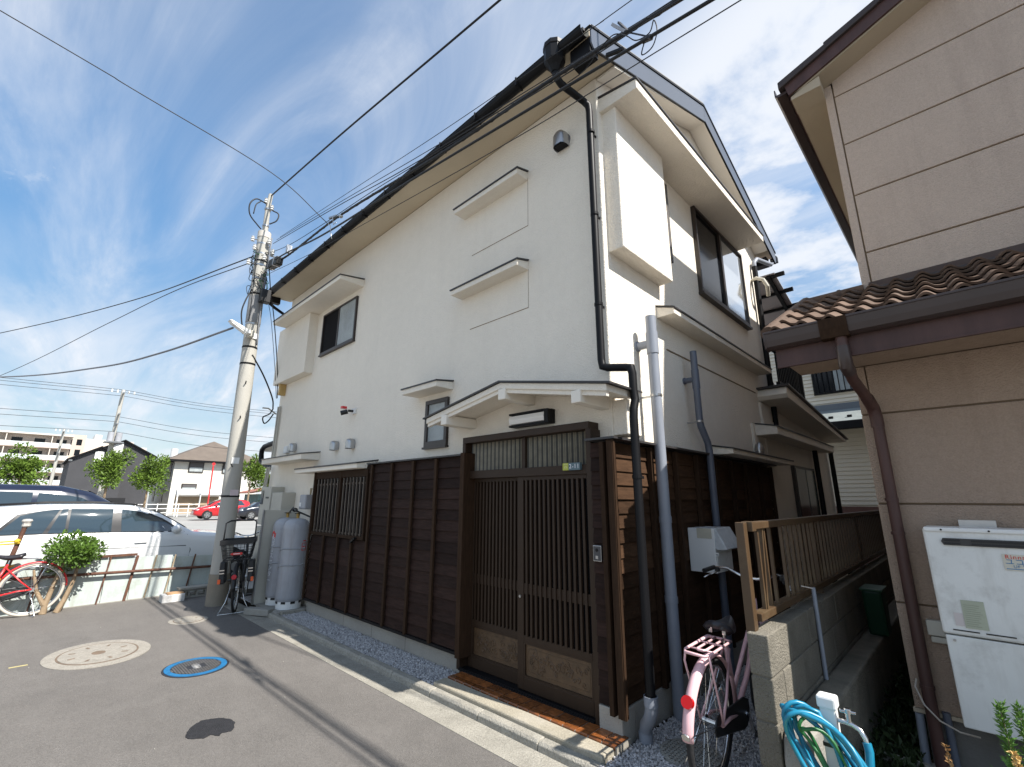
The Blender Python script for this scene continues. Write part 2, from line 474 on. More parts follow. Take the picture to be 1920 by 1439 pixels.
# plot ground under the gravel and behind
put('plot_ground', MB().box(-9.7, -1.0, 2.742, 14, -.05, .012), SOIL, kind='structure')
put('plot_ground', MB().box(-1.0, .9, 2.742, 14, -.05, .06), SOIL, kind='structure')
sl_ = put('entrance_slab', MB().box(-3.62, -1.90, 2.743, 2.884, -.02, .075), SLABM, kind='structure', bevel=.012)
ts = bpy.data.objects.new('tiled_step', None); COL.objects.link(ts); ts['kind'] = 'structure'; ts['base'] = (0, 0, 0)
put('grout_bed', MB().box(-3.60, -1.885, 2.886, 3.06, 0, .080), GROUT, ts)
n = 16; w = (3.60-1.89)/n
for i in range(n):
    a = -3.598+i*w
    if i == 0:
        t1 = put('tile', MB().box(a, a+w-.009, 2.948, 3.052, .06, .086), TILE, ts, bevel=.003)
        t2 = put('nosing_tile', MB().prism([(2.884, .06), (2.944, .06), (2.944, .087), (2.892, .087), (2.884, .081)], 'x', a, a+w-.009), TILE, ts, bevel=.002)
    else:
        dup(t1, (i*w, 0, random.uniform(-.001, .001)), ts); dup(t2, (i*w, 0, random.uniform(-.001, .001)), ts)
def gravel(name, x0, x1, y0, y1, z, n, avoid=None):
    mb = MB()
    base = [(1,0,0),(-1,0,0),(0,1,0),(0,-1,0),(0,0,1),(0,0,-1)]
    fs = [(0,2,4),(2,1,4),(1,3,4),(3,0,4),(2,0,5),(1,2,5),(3,1,5),(0,3,5)]
    for i in range(n):
        x, y = random.uniform(x0, x1), random.uniform(y0, y1)
        if avoid and avoid(x, y): continue
        r = random.uniform(.006, .0125)
        q = Quaternion((random.gauss(0,1), random.gauss(0,1), random.gauss(0,1), random.gauss(0,1))).normalized()
        zz = z+random.uniform(-.006, .012)
        mb.add([q @ Vector((b[0]*r*1.3, b[1]*r, b[2]*r*.8))+Vector((x, y, zz)) for b in base], fs)
    return put(name, mb, STONE, kind='stuff')
put('gravel_base', MB().box(-7.15, -3.625, 2.744, 3.09, -.02, .024), STONE, kind='structure')
put('gravel_base', MB().box(-1.895, -1.02, 2.65, 7.5, -.02, .024), STONE, kind='structure')
put('gravel_base', MB().box(-8.9, -7.9, 2.76, 3.2, -.02, .024), STONE, kind='structure')
gravel('gravel', -7.12, -3.63, 2.75, 3.09, .03, 9500)
gravel('gravel', -1.89, -1.03, 2.66, 5.2, .03, 13500, lambda x, y: (x+1.57)**2+(y-3.24)**2 < .19**2)
gravel('gravel', -8.9, -7.92, 2.77, 3.2, .03, 1600)

# manholes
def disc(mb, c, rx, ry, z0, z1, n=48):
    return mb.prism([(c[0]+rx*math.cos(2*math.pi*i/n), c[1]+ry*math.sin(2*math.pi*i/n)) for i in range(n)], 'z', z0, z1)
def ringflat(mb, c, rx, ry, wd, z0, z1, n=48):
    k = 1-wd/rx
    v = []; f = []
    for i in range(n):
        a = 2*math.pi*i/n; co, si = math.cos(a), math.sin(a)
        for q, z in ((1, z0), (1, z1), (k, z1), (k, z0)): v.append((c[0]+rx*q*co, c[1]+ry*q*si, z))
    for i in range(n):
        j = (i+1) % n
        for a in range(3): f.append((i*4+a, j*4+a, j*4+a+1, i*4+a+1))
    return mb.add(v, f)
def concrete_manhole(c, rx, ry, label, dots):
    t = thing('manhole_cover', label, 'manhole cover', (c[0], c[1], 0), 'manhole covers in the road')
    put('surround', disc(MB(), c, rx, ry, -.01, .005), MANC, t)
    put('rim', ringflat(MB(), c, rx*.76, ry*.76, .018, .002, .008), RUSTR, t)
    put('lid', disc(MB(), c, rx*.72, ry*.72, .0, .009), MANC, t)
    if dots: put('hub', disc(MB(), c, rx*.13, ry*.13, .004, .0115), RUSTR, t)
    for i in range(8 if dots else 4):
        a = i*math.pi/4+.3 if dots else i*math.pi/2+.5
        p = (c[0]+rx*.52*math.cos(a), c[1]+ry*.52*math.sin(a))
        put('slot', MB().obox((p[0], p[1], .008), (.05*rx/.5, .02*rx/.5, .008), Matrix.Rotation(a, 3, 'Z')), RUSTR, t)
concrete_manhole((-6.93, .835), .54, .44, 'large pale concrete manhole cover with a rusty hub, nearest the red bicycle', True)
concrete_manhole((-7.89, 1.835), .25, .225, 'small pale concrete manhole cover near the foot of the utility pole', False)
t = thing('manhole_cover', 'round manhole cover with a bright blue painted rim', 'manhole cover', (-5.73, 1.46, 0), 'manhole covers in the road')
put('frame_ring', ringflat(MB(), (-5.73, 1.46), .305, .275, .02, -.01, .005), IRON, t)
put('blue_rim', ringflat(MB(), (-5.73, 1.46), .287, .258, .055, -.01, .009), BLUEP, t)
put('lid', disc(MB(), (-5.73, 1.46), .232, .208, -.01, .006), IRON, t)
st = MB()
for i in range(-9, 10):
    for j in range(-9, 10):
        px, py = i*.024, j*.022
        if (px/.222)**2+(py/.2)**2 < 1 and (abs(px) > .055 or abs(py) > .07):
            st.box(-5.73+px-.008, -5.73+px+.008, 1.46+py-.0075, 1.46+py+.0075, .005, .0095)
put('stud_pattern', st, mat('worn_stud', (.12, .115, .11), .5, .3, 20, metal=.3), t, kind='stuff')
em = MB()
for dx in (-.035, 0, .035): em.torus((-5.73+dx, 1.46, .008), .03, .005, 16, 5, 'z')
put('emblem', em, mat('worn_iron', (.22, .22, .22), .5, .1, 20, metal=.3), t)
pp = [(-4.178,1.066),(-4.25,1.085),(-4.327,1.134),(-4.38,1.2),(-4.366,1.261),(-4.33,1.32),(-4.263,1.36),(-4.19,1.37),(-4.11,1.351),(-4.05,1.31),(-4.071,1.256),(-4.03,1.235),(-4.09,1.195),(-4.07,1.15),(-4.108,1.104),(-4.14,1.07)]
cxp, cyp = -4.2, 1.215
pj = []
for i in range(len(pp)):
    a, b = pp[i], pp[(i+1) % len(pp)]
    for k in range(4):
        q = k/4; s = 1+random.uniform(-.035, .035)
        pj.append((cxp+(a[0]+(b[0]-a[0])*q-cxp)*s, cyp+(a[1]+(b[1]-a[1])*q-cyp)*s))
put('asphalt_patch', MB().prism(pj, 'z', -.002, .004), PATCH, kind='structure')
put('paint_mark', MB().box(-6.98, -6.95, .18, .31, .0005, .003), mat('worn_yellow_paint', (.42, .36, .17), .9, .3, 60), kind='structure')
pl = MB()
for i in range(14):
    a = Vector((random.uniform(-9, -2.5), random.uniform(-.6, 2.35), .004)); r = random.uniform(.003, .006)
    pl.ball(a, r, 6, 4)
put('loose_pebbles', pl, CONC, kind='stuff')
t = thing('inspection_cover', 'round concrete cover with a crosshatched top in the gravel', 'inspection cover', (-1.57, 3.24, .03))
put('lid', disc(MB(), (-1.57, 3.24), .185, .185, 0, .042, 36), CONC, t)
g = MB()
for i in range(-6, 7):
    d = i*.026; h = math.sqrt(max(0, .172**2-d*d))
    if h > .02:
        g.box(-1.57-h, -1.57+h, 3.24+d-.005, 3.24+d+.005, .04, .0455); g.box(-1.57+d-.005, -1.57+d+.005, 3.24-h, 3.24+h, .04, .0455)
put('ribs', g, CONC, t)

# ================================================================== white house
H = thing('white_house', 'two-storey white plastered house with dark cedar boards below', 'house', (-1.99, 3.2, 0))
def hp(name, mb, m, **k): return put(name, mb, m, H, **k)
hp('wall', MB().prism([(3.2, .0), (7.9, .0), (7.9, 5.66), (5.53, 6.62), (3.2, 5.64)], 'x', -9.60, -1.99), PL, bevel=.012)
hp('plinth', MB().box(-7.13, -3.66, 3.095, 3.205, -.02, .225), PLINTH)
hp('plinth', MB().box(-2.115, -1.93, 3.035, 3.205, -.02, .225), PLINTH, bevel=.008)
hp('plinth', MB().box(-1.99, -1.93, 3.206, 7.0, -.02, .225), PLINTH)
hp('plinth_joints', MB().box(-6.002, -5.998, 3.0945, 3.0955, 0, .22).box(-5.302, -5.298, 3.0945, 3.0955, 0, .22).box(-4.602, -4.598, 3.0945, 3.0955, 0, .22), BLACKP)
# --- roof
X0, X1 = -9.72, -1.80
rf = hp('roof', MB().prism([(2.79, 5.625), (3.2, 5.645), (5.53, 6.60), (7.9, 5.67), (8.26, 5.64), (8.26, 5.70), (5.525, 6.80), (2.79, 5.70)], 'x', X0, X1+.02), SOFF_SHADE)
sh = MB()
sh.prism([(2.76, 5.695), (5.525, 6.805), (5.525, 6.835), (2.75, 5.722)], 'x', X0-.02, X1-.02)
sh.prism([(5.526, 6.805), (8.3, 5.69), (8.3, 5.717), (5.526, 6.835)], 'x', X0-.02, X1-.02)
put('roof_sheet', sh, ROOFM, rf)
put('ridge_cap', MB().prism([(5.40, 6.79), (5.525, 6.84), (5.65, 6.79), (5.65, 6.81), (5.525, 6.87), (5.40, 6.81)], 'x', X0, X1-.01), ROOFM, rf)
put('roof_edge_trim', MB().prism([(2.80, 5.715), (5.525, 6.815), (8.27, 5.71), (8.27, 5.735), (5.525, 6.845), (2.80, 5.74)], 'x', X1-.03, X1+.045), DARK, rf)
for nm, poly in (('front', [(2.84, 5.50), (5.525, 6.56), (5.525, 6.80), (2.80, 5.71), (2.80, 5.55)]), ('rear', [(5.528, 6.56), (8.2, 5.50), (8.25, 5.55), (8.25, 5.70), (5.528, 6.80)])):
    put('verge_fascia', MB().prism(poly, 'x', X1+.021, X1+.036), FASC, rf)
put('roof_edge_cap', MB().prism([(2.79, 5.742), (5.525, 6.847), (8.28, 5.737), (8.28, 5.775), (5.525, 6.885), (2.85, 5.79)], 'x', X1-.06, X1+.03), mat('roof_edge_cream', (.27, .255, .23), .6, .05, 2), rf)
put('verge_fascia_lip', MB().prism([(2.83, 5.488), (5.525, 6.548), (8.2, 5.49), (8.2, 5.50), (5.525, 6.560), (2.83, 5.50)], 'x', X1+.018, X1+.04), DARK, rf)
put('verge_soffit', MB().prism([(3.21, 5.61), (5.525, 6.552), (7.88, 5.62), (7.88, 5.64), (5.525, 6.575), (3.21, 5.635)], 'x', -1.985, X1+.02), PLS, rf)
put('eave_end_cap', MB().box(-2.00, -1.785, 2.80, 2.93, 5.47, 5.665), DARK, rf)
put('eave_end_cap', MB().box(-9.74, -9.63, 2.78, 2.98, 5.50, 5.66), DARK, rf)
put('rear_eave_fitting', MB().box(-2.02, -1.84, 7.95, 8.1, 5.42, 5.56), DARK, rf)
put('rear_gutter_end', MB().box(-1.86, -1.76, 8.28, 8.38, 5.58, 5.68), DARK, rf)
def gutter(y, z, x0, x1, r, m=DARK, name='gutter', parent=None):
    prof = []
    for i in range(9): a = math.pi+math.pi*i/8; prof.append((y+r*math.cos(a), z+r*1.05*math.sin(a)))
    for i in range(8, -1, -1): a = math.pi+math.pi*i/8; prof.append((y+(r-.006)*math.cos(a), z+(r-.006)*1.05*math.sin(a)))
    return put(name, MB().prism(prof, 'x', x0, x1), m, parent)
g = gutter(2.745, 5.665, -9.74, -1.80, .062, parent=H)
put('gutter_lip', MB().tube([(-9.74, 2.686, 5.668), (-1.8, 2.686, 5.668)], .008, 6), DARK, g)
x = -9.4
b0 = None
while x < -2:
    if b0 is None: b0 = put('gutter_bracket', MB().prism([(2.672, 5.588), (2.775, 5.588), (2.775, 5.60), (2.680, 5.60), (2.680, 5.68), (2.672, 5.68)], 'x', x-.009, x+.009), DARK, g); bx = x
    else: dup(b0, (x-bx, 0, 0), g)
    x += .62
# collector and downpipe
dp = hp('downpipe', MB().tube([(-2.13, 2.74, 5.45), (-2.13, 2.745, 5.40), (-2.115, 2.80, 5.345), (-2.06, 3.08, 5.315), (-2.035, 3.115, 5.27), (-2.03, 3.12, 5.2), (-2.02, 3.12, 2.72), (-2.01, 3.12, 2.66), (-1.96, 3.12, 2.64), (-1.80, 3.12, 2.61), (-1.755, 3.12, 2.60), (-1.745, 3.12, 2.55), (-1.745, 3.12, 2.42), (-1.735, 3.12, 2.34), (-1.735, 3.09, 2.27), (-1.735, 3.08, 2.2), (-1.735, 3.08, .34)], .032, 14), DARK, smooth=True)
put('collector', MB().lathe([(.035, 0), (.06, .05), (.098, .10), (.104, .24), (.11, .245), (.11, .29), (.1, .29)], (-2.13, 2.735, 5.44), 10), DARK, dp)
for z in (4.95, 4.07, 3.2, 1.75): 
    xx = -2.022 if z > 3 else -1.735; yy = 3.12 if z > 3 else 3.08
    put('pipe_clip', MB().cyl((xx, yy, z), (xx, yy, z+.025), .037, 14).box(xx-.006, xx+.006, yy, yy+.09, z, z+.02), DARK, dp)
put('elbow', MB().tube([(-1.735, 3.08, .36), (-1.735, 3.08, .28), (-1.76, 3.10, .22), (-1.82, 3.15, .15), (-1.84, 3.17, .09), (-1.84, 3.17, .0)], .041, 14), PVC, dp, smooth=True)
put('elbow_collar', MB().cyl((-1.735, 3.08, .30), (-1.735, 3.08, .36), .046, 14), PVC, dp, smooth=True)
put('elbow_collar', MB().cyl((-1.84, 3.17, .04), (-1.84, 3.17, .10), .046, 14), PVC, dp, smooth=True)
dp2 = hp('downpipe', MB().tube([(-9.70, 2.76, 5.60), (-9.70, 2.77, 5.5), (-9.66, 2.9, 5.40), (-9.62, 3.12, 5.28), (-9.61, 3.16, 5.2)], .03, 10), DARK, smooth=True)

an = hp('side_annex', MB().box(-10.3, -9.605, 3.75, 7.5, 0, 2.45), PL, bevel=.01)
put('annex_roof', MB().prism([(-10.95, 2.60), (-9.60, 2.95), (-9.60, 2.99), (-10.95, 2.66)], 'y', 3.45, 7.6), PLS, an)
put('annex_gutter', MB().tube([(-9.75, 3.42, 2.76), (-10.8, 3.42, 2.69), (-10.94, 3.42, 2.62), (-10.95, 3.42, 2.54), (-10.9, 3.42, 2.38), (-10.6, 3.42, 2.29), (-10.1, 3.42, 2.18)], .05, 10), DARK, an, smooth=True)
# --- plaster canopies: slab + thin dark roof sheet
def canopy(x0, x1, y0, zb, zt, y1=3.2, rise=.05, ax='x', name='window_canopy', over=.012, lip=.0):
    if ax == 'x':
        c = hp(name, MB().prism([(y0, zb), (y1+.01, zb), (y1+.01, zt+rise), (y0, zt)], 'x', x0, x1), PL, bevel=.006)
        put('canopy_sheet', MB().prism([(y0-over, zt-.004), (y1, zt+rise+.002), (y1, zt+rise+.016), (y0-over, zt+.012)], 'x', x0-over, x1+over), ROOFM, c)
    else:   # projects to +X; here x0=wall, x1=front, y0..y1 span
        c = hp(name, MB().prism([(x0-.01, zb), (x1, zb), (x1, zt), (x0-.01, zt+rise)], 'y', x0 and y0, y1), PL, bevel=.006)
        put('canopy_sheet', MB().prism([(x0, zt+rise+.002), (x1+over, zt-.004), (x1+over, zt+.012), (x0, zt+rise+.016)], 'y', y0-over, y1+over), ROOFM, c)
    return c
canopy(-9.30, -6.46, 2.80, 4.90, 4.965, rise=.06)
canopy(-3.96, -2.90, 3.03, 4.955, 5.015, rise=.045)
canopy(-3.96, -2.90, 3.03, 3.885, 3.945, rise=.045)
canopy(-4.76, -4.07, 2.96, 2.815, 2.88, rise=.03)
canopy(-7.62, -5.62, 2.90, 1.985, 2.045, rise=.05)
canopy(-9.22, -7.45, 2.90, 2.20, 2.285, rise=.04)
canopy(-1.99, -1.585, 3.23, 5.245, 5.345, y1=6.85, rise=.06, ax='y')
canopy(-1.99, -1.805, 4.11, 3.372, 3.43, y1=7.2, rise=.06, ax='y', name='ledge')
canopy(-1.99, -1.72, 5.05, 2.07, 2.12, y1=7.3, rise=.05, ax='y')
canopy(-1.99, -1.70, 6.68, 2.44, 2.54, y1=10.1, rise=.06, ax='y')
# old window traces left as fine grooves
tr = MB()
tr.box(-3.80, -2.90, 3.1975, 3.2015, 4.40, 4.407).box(-3.80, -2.90, 3.1975, 3.2015, 3.47, 3.477).box(-2.902, -2.898, 3.1985, 3.2015, 3.47, 3.9).box(-2.902, -2.898, 3.1985, 3.2015, 4.4, 4.98)
tr.box(-1.9905, -1.983, 4.27, 6.97, 3.07, 3.083)
hp('wall_groove', tr, mat('groove_brown', (.20, .14, .08), .8, .2, 20))
# shutter boxes
hp('shutter_box', MB().box(-9.61, -8.12, 3.04, 3.21, 3.77, 4.90), PL, bevel=.01)
hp('shutter_box', MB().box(-2.0, -1.84, 3.275, 4.23, 3.757, 5.25), PL, bevel=.01)

# --- windows
def window(x0, x1, z0, z1, y=3.2, split=True, left=GLASSD, right=GLASSF, name='window', fr=.032, proud=.035):
    w = hp(name, MB().box(x0, x1, y-proud, y+.01, z1-fr, z1).box(x0, x1, y-proud, y+.01, z0, z0+fr*1.3).box(x0, x0+fr, y-proud, y+.01, z0+fr*1.3, z1-fr).box(x1-fr, x1, y-proud, y+.01, z0+fr*1.3, z1-fr), FRAME, bevel=.004)
    xm = (x0+x1)/2
    if split:
        put('sash_bar', MB().box(xm-.02, xm+.02, y-proud*.8, y, z0+fr*1.3, z1-fr), FRAME, w)
        put('pane', MB().box(x0+fr, xm-.02, y-.012, y-.004, z0+fr*1.3, z1-fr), left, w)
        put('pane', MB().box(xm+.02, x1-fr, y-.020, y-.012, z0+fr*1.3, z1-fr), right, w)
    else:
        put('pane', MB().box(x0+fr, x1-fr, y-.014, y-.006, z0+fr*1.3, z1-fr), left, w)
    put('sill', MB().box(x0-.01, x1+.01, y-proud-.015, y, z0-.022, z0), FRAME, w)
    return w
window(-7.83, -6.60, 4.03, 4.785, left=mat('insect_screen', (.008, .008, .009), .8, 0, spec=.1))
sw = window(-4.55, -4.125, 2.185, 2.74, split=False, left=GLASSF, fr=.05)
# side facade window (faces +X)
def window_side(y0, y1, z0, z1, x=-1.99, fr=.035, proud=.05):
    w = hp('window', MB().box(x-.01, x+proud, y0, y1, z1-fr, z1).box(x-.01, x+proud, y0, y1, z0, z0+fr*1.5).box(x-.01, x+proud, y0, y0+fr, z0+fr*1.5, z1-fr).box(x-.01, x+proud, y1-fr, y1, z0+fr*1.5, z1-fr), FRAME, bevel=.004)
    ym = (y0+y1)/2
    put('sash_bar', MB().box(x, x+proud*.8, ym-.03, ym+.03, z0+fr*1.5, z1-fr), FRAME, w)
    put('pane', MB().box(x+.004, x+.012, y0+fr, ym-.03, z0+fr*1.5, z1-fr), GLASSD, w)
    put('pane', MB().box(x+.016, x+.024, ym+.03, y1-fr, z0+fr*1.5, z1-fr), GLASSM, w)
    put('sill', MB().box(x, x+proud+.02, y0-.012, y1+.012, z0-.03, z0), FRAME, w)
    return w
window_side(5.28, 6.99, 4.05, 5.235)
ns = hp('narrow_window', MB().box(-1.99, -1.945, 4.40, 4.53, 4.13, 5.12), FRAME, bevel=.004)
put('pane', MB().box(-1.95, -1.941, 4.42, 4.51, 4.17, 5.08), mat('grey_screen', (.12, .11, .10), .5, .1, 20), ns)

# --- door canopy: small gable on three purlins
zf = lambda x: 2.62-abs(x+2.90)*.178
pc = hp('porch_canopy', MB().prism([(-4.01, zf(-4.01)-.055), (-2.90, 2.62-.055), (-1.79, zf(-1.79)-.055), (-1.79, zf(-1.79)), (-2.90, 2.62), (-4.01, zf(-4.01))], 'y', 2.81, 3.21), PL, bevel=.006)
put('canopy_sheet', MB().prism([(-4.05, zf(-4.05)+.002), (-2.90, 2.622), (-1.745, zf(-1.745)+.002), (-1.745, zf(-1.745)+.016), (-2.90, 2.638), (-4.05, zf(-4.05)+.016)], 'y', 2.79, 3.26), ROOFM, pc)
put('canopy_fascia', MB().prism([(-4.0, zf(-4.0)-.09), (-2.90, 2.62-.09), (-1.80, zf(-1.80)-.09), (-1.80, zf(-1.8)-.056), (-2.90, 2.62-.056), (-4.0, zf(-4.0)-.056)], 'y', 2.825, 2.86), PL, pc)
for xx in (-3.70, -2.87, -2.06):
    put('purlin', MB().box(xx-.045, xx+.045, 2.80, 3.21, zf(xx)-.155, zf(xx)-.056), PLS, pc, bevel=.008)
hp('porch_block', MB().box(-1.99, -1.86, 3.205, 3.42, 2.1, zf(-1.86)-.05), PL, bevel=.008)
# --- wall lamp over the door
wl = hp('wall_lamp', MB().box(-3.075, -2.585, 3.15, 3.21, 2.262, 2.392), DARK, bevel=.004)
put('lamp_cover', MB().prism([(3.151, 2.282), (3.11, 2.288), (3.095, 2.327), (3.11, 2.366), (3.151, 2.372)], 'x', -3.07, -2.635), LAMPW, wl, bevel=.004)
put('lamp_end', MB().box(-2.632, -2.588, 3.10, 3.152, 2.266, 2.388).box(-3.075, -2.63, 3.105, 3.152, 2.262, 2.279).box(-3.075, -2.63, 3.105, 3.152, 2.375, 2.392), DARK, wl)
# --- vent hoods
def hood(x, z, r=.058, y=3.2):
    b = MB()
    
    pts = []; n = 10
    v = []; f = []
    for d, k in ((0, 1), (.05, 1), (.085, .86), (.10, .55)):
        for i in range(n+1):
            a = math.pi*i/n
            v.append((x+r*k*math.cos(a), y-.01-d, z+.02+r*k*math.sin(a)*.95))
        v += [(x-r*k, y-.01-d, z-r*1.25*(1 if d < .09 else .9)), (x+r*k, y-.01-d, z-r*1.25*(1 if d < .09 else .9))]
    m = n+3
    for q in range(3):
        for i in range(m-2): f.append((q*m+i, q*m+i+1, (q+1)*m+i+1, (q+1)*m+i))
        f.append((q*m+m-1, q*m, (q+1)*m, (q+1)*m+m-1))
    f.append(tuple(3*m+i for i in range(m)))
    b.add(v, f)
    h = hp('vent_hood', b, STEEL, smooth=True, fix=True)
    put('vent_flange', MB().cyl((x, y+.005, z), (x, y-.012, z), r*1.15, 18), STEEL, h)
    put('vent_louvre', MB().box(x-r*.9, x+r*.9, y-.095, y-.01, z-r*1.15, z-r*1.1), DARK, h)
    return h
hood(-2.40, 5.135, .075)
hood(-8.50, 2.48); hood(-6.86, 2.385); hood(-6.35, 2.375)
vs = hp('vent_hood', MB().lathe([(.055, 0), (.062, .06), (.05, .12), (.02, .145)], (-1.93, 6.63, 2.19), 14), STEEL, smooth=True)
# --- cladding (front): lapped cedar boards
PITCH = .1053
def lap_front(x0, x1, z, h=PITCH, y=3.06, nm='board'):
    return MB().prism([(y-.020, z), (y+.03, z), (y+.03, z+h+.008), (y-.004, z+h+.008)], 'x', x0, x1)
hp('cladding_backing', MB().box(-7.14, -3.60, 3.085, 3.203, .226, 2.03), BLACKP)
hp('cladding_backing', MB().box(-2.10, -1.955, 3.085, 3.203, .226, 2.05), BLACKP)
hp('cladding_backing', MB().box(-1.992, -1.965, 3.204, 6.97, .226, 2.05), BLACKP)
xs = [-7.12, -6.64, -6.21, -5.83, -5.44, -4.97, -4.52, -4.09, -3.62]
for r_ in range(17):
    z = .235+r_*PITCH
    parts = [(-7.12, -3.62)] if z+PITCH < 1.12 else ([(-5.44, -3.62)] if z < 1.9 else [(-7.12, -3.62)])
    if 1.01 < z < 1.13: parts = [(-5.44, -3.62)]
    for a, b in parts:
        # butt joints fall under the battens
        cuts = [a]+[c for c in (xs[2+(r_ % 2)], xs[5], xs[6+(r_ % 2)]) if a < c < b-.1]+[b]
        for i in range(len(cuts)-1):
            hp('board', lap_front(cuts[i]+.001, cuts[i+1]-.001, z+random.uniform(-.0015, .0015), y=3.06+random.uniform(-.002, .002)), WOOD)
for i, xx in enumerate(xs):
    top = 2.02
    if i in (1, 2, 3): top = 1.10
    hp('batten', MB().box(xx-.02, xx+.02, 3.012, 3.0375, .225, top), BATT, bevel=.002)
hp('corner_post', MB().box(-3.66, -3.598, 3.0, 3.2, .19, 2.055), BATT, bevel=.004)
hp('base_rail', MB().box(-7.13, -3.665, 3.022, 3.09, .205, .232), DARK)
hp('top_flashing', MB().box(-5.55, -3.66, 3.0, 3.21, 2.03, 2.046), ROOFM)
# lattice window
lw = hp('lattice_window', MB().box(-7.12, -5.545, 3.025, 3.075, 1.885, 1.98).box(-7.12, -5.545, 3.025, 3.075, 1.095, 1.14).box(-7.12, -7.085, 3.025, 3.075, 1.14, 1.885).box(-5.585, -5.545, 3.025, 3.075, 1.14, 1.885).box(-6.31, -6.265, 3.02, 3.075, 1.095, 1.98), BATT, bevel=.003)
put('pane', MB().box(-7.085, -6.31, 3.08, 3.084, 1.14, 1.885).box(-6.265, -5.585, 3.08, 3.084, 1.14, 1.885), GLASSD, lw)
b0 = None
LATT = mat('lattice_bar', (.075, .058, .045), .5, .15, 12, spec=.35)
for a, b in ((-7.085, -6.31), (-6.265, -5.585)):
    for k in range(7):
        xx = a+(b-a)*(k+.7)/7.4
        if b0 is None: b0 = put('bar', MB().box(xx-.011, xx+.011, 3.03, 3.05, 1.12, 1.88), LATT, lw); bx = xx
        else: dup(b0, (xx-bx, 0, 0), lw)
    put('bar_rail', MB().box(a, b, 3.05, 3.062, 1.79, 1.815).box(a, b, 3.05, 3.062, 1.145, 1.165), LATT, lw)
put('window_lock', MB().obox((-5.75, 3.0, 1.09), (.12, .03, .022), Matrix.Rotation(-.5, 3, 'Y')), DARK, lw)
# cladding right of the door, and on the side facade
for r_ in range(17):
    z = .235+r_*PITCH
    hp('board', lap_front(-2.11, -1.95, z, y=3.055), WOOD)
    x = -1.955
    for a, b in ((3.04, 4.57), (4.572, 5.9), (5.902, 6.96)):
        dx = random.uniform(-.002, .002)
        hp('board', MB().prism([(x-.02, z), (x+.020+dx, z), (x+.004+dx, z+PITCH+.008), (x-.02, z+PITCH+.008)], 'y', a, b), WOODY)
for xx in (-1.975, -1.893):
    hp('batten', MB().box(xx-.018, xx+.018, 2.985, 3.034, .20, 2.03), BATT, bevel=.002)
for yy in (3.03, 3.63, 4.10, 4.56, 5.03, 5.5, 5.97, 6.44, 6.93):
    hp('batten', MB().box(-1.934, -1.893, yy-.02, yy+.02, .225, 2.03), BATT, bevel=.002)
hp('corner_post', MB().box(-1.93, -1.868, 2.99, 3.008, .2, 2.04), BATT)
hp('top_flashing', MB().box(-2.12, -1.85, 2.975, 3.20, 2.045, 2.062), ROOFM)
hp('top_flashing', MB().box(-1.989, -1.85, 3.202, 7.0, 2.045, 2.062), ROOFM)
hp('cladding_hatch', MB().box(-1.935, -1.91, 5.9, 6.35, 1.3, 1.85), WOODY)

# --- entrance door
en = hp('door_frame', MB().box(-3.70, -2.13, 3.06, 3.202, 2.155, 2.215).box(-3.70, -3.655, 3.06, 3.202, .08, 2.155).box(-2.165, -2.115, 3.06, 3.202, .08, 2.155).box(-3.655, -2.165, 3.08, 3.202, 1.80, 1.875).box(-3.655, -2.165, 3.06, 3.202, .06, .09), DOORM, bevel=.003)
put('transom_glass', MB().box(-3.652, -2.168, 3.15, 3.156, 1.876, 2.154), REED, en)
t0 = None
RDS = mat('reed_rib', (.25, .225, .17), .28, .28, 14, spec=.5, rnd=.3)
rx = -3.645; ribs = MB(); ribs2 = MB()
k = 0
while rx < -2.175:
    if abs(rx+2.90) > .035:
        (ribs if k % 3 else ribs2).prism([(rx, 3.149), (rx+.0065, 3.138), (rx+.013, 3.149)], 'z', 1.878, 2.152)
    rx += .0185; k += 1
put('transom_reeds', ribs, RDS, en, kind='stuff')
put('transom_reeds', ribs2, mat('reed_rib_grey', (.07, .07, .065), .3, .2, 14), en, kind='stuff')
put('transom_mullion', MB().box(-2.92, -2.88, 3.12, 3.155, 1.876, 2.154), DOORM, en)
put('door_track', MB().box(-3.655, -2.165, 3.045, 3.2, .085, .097).box(-3.655, -2.165, 3.055, 3.062, .097, .106), DARK, en)
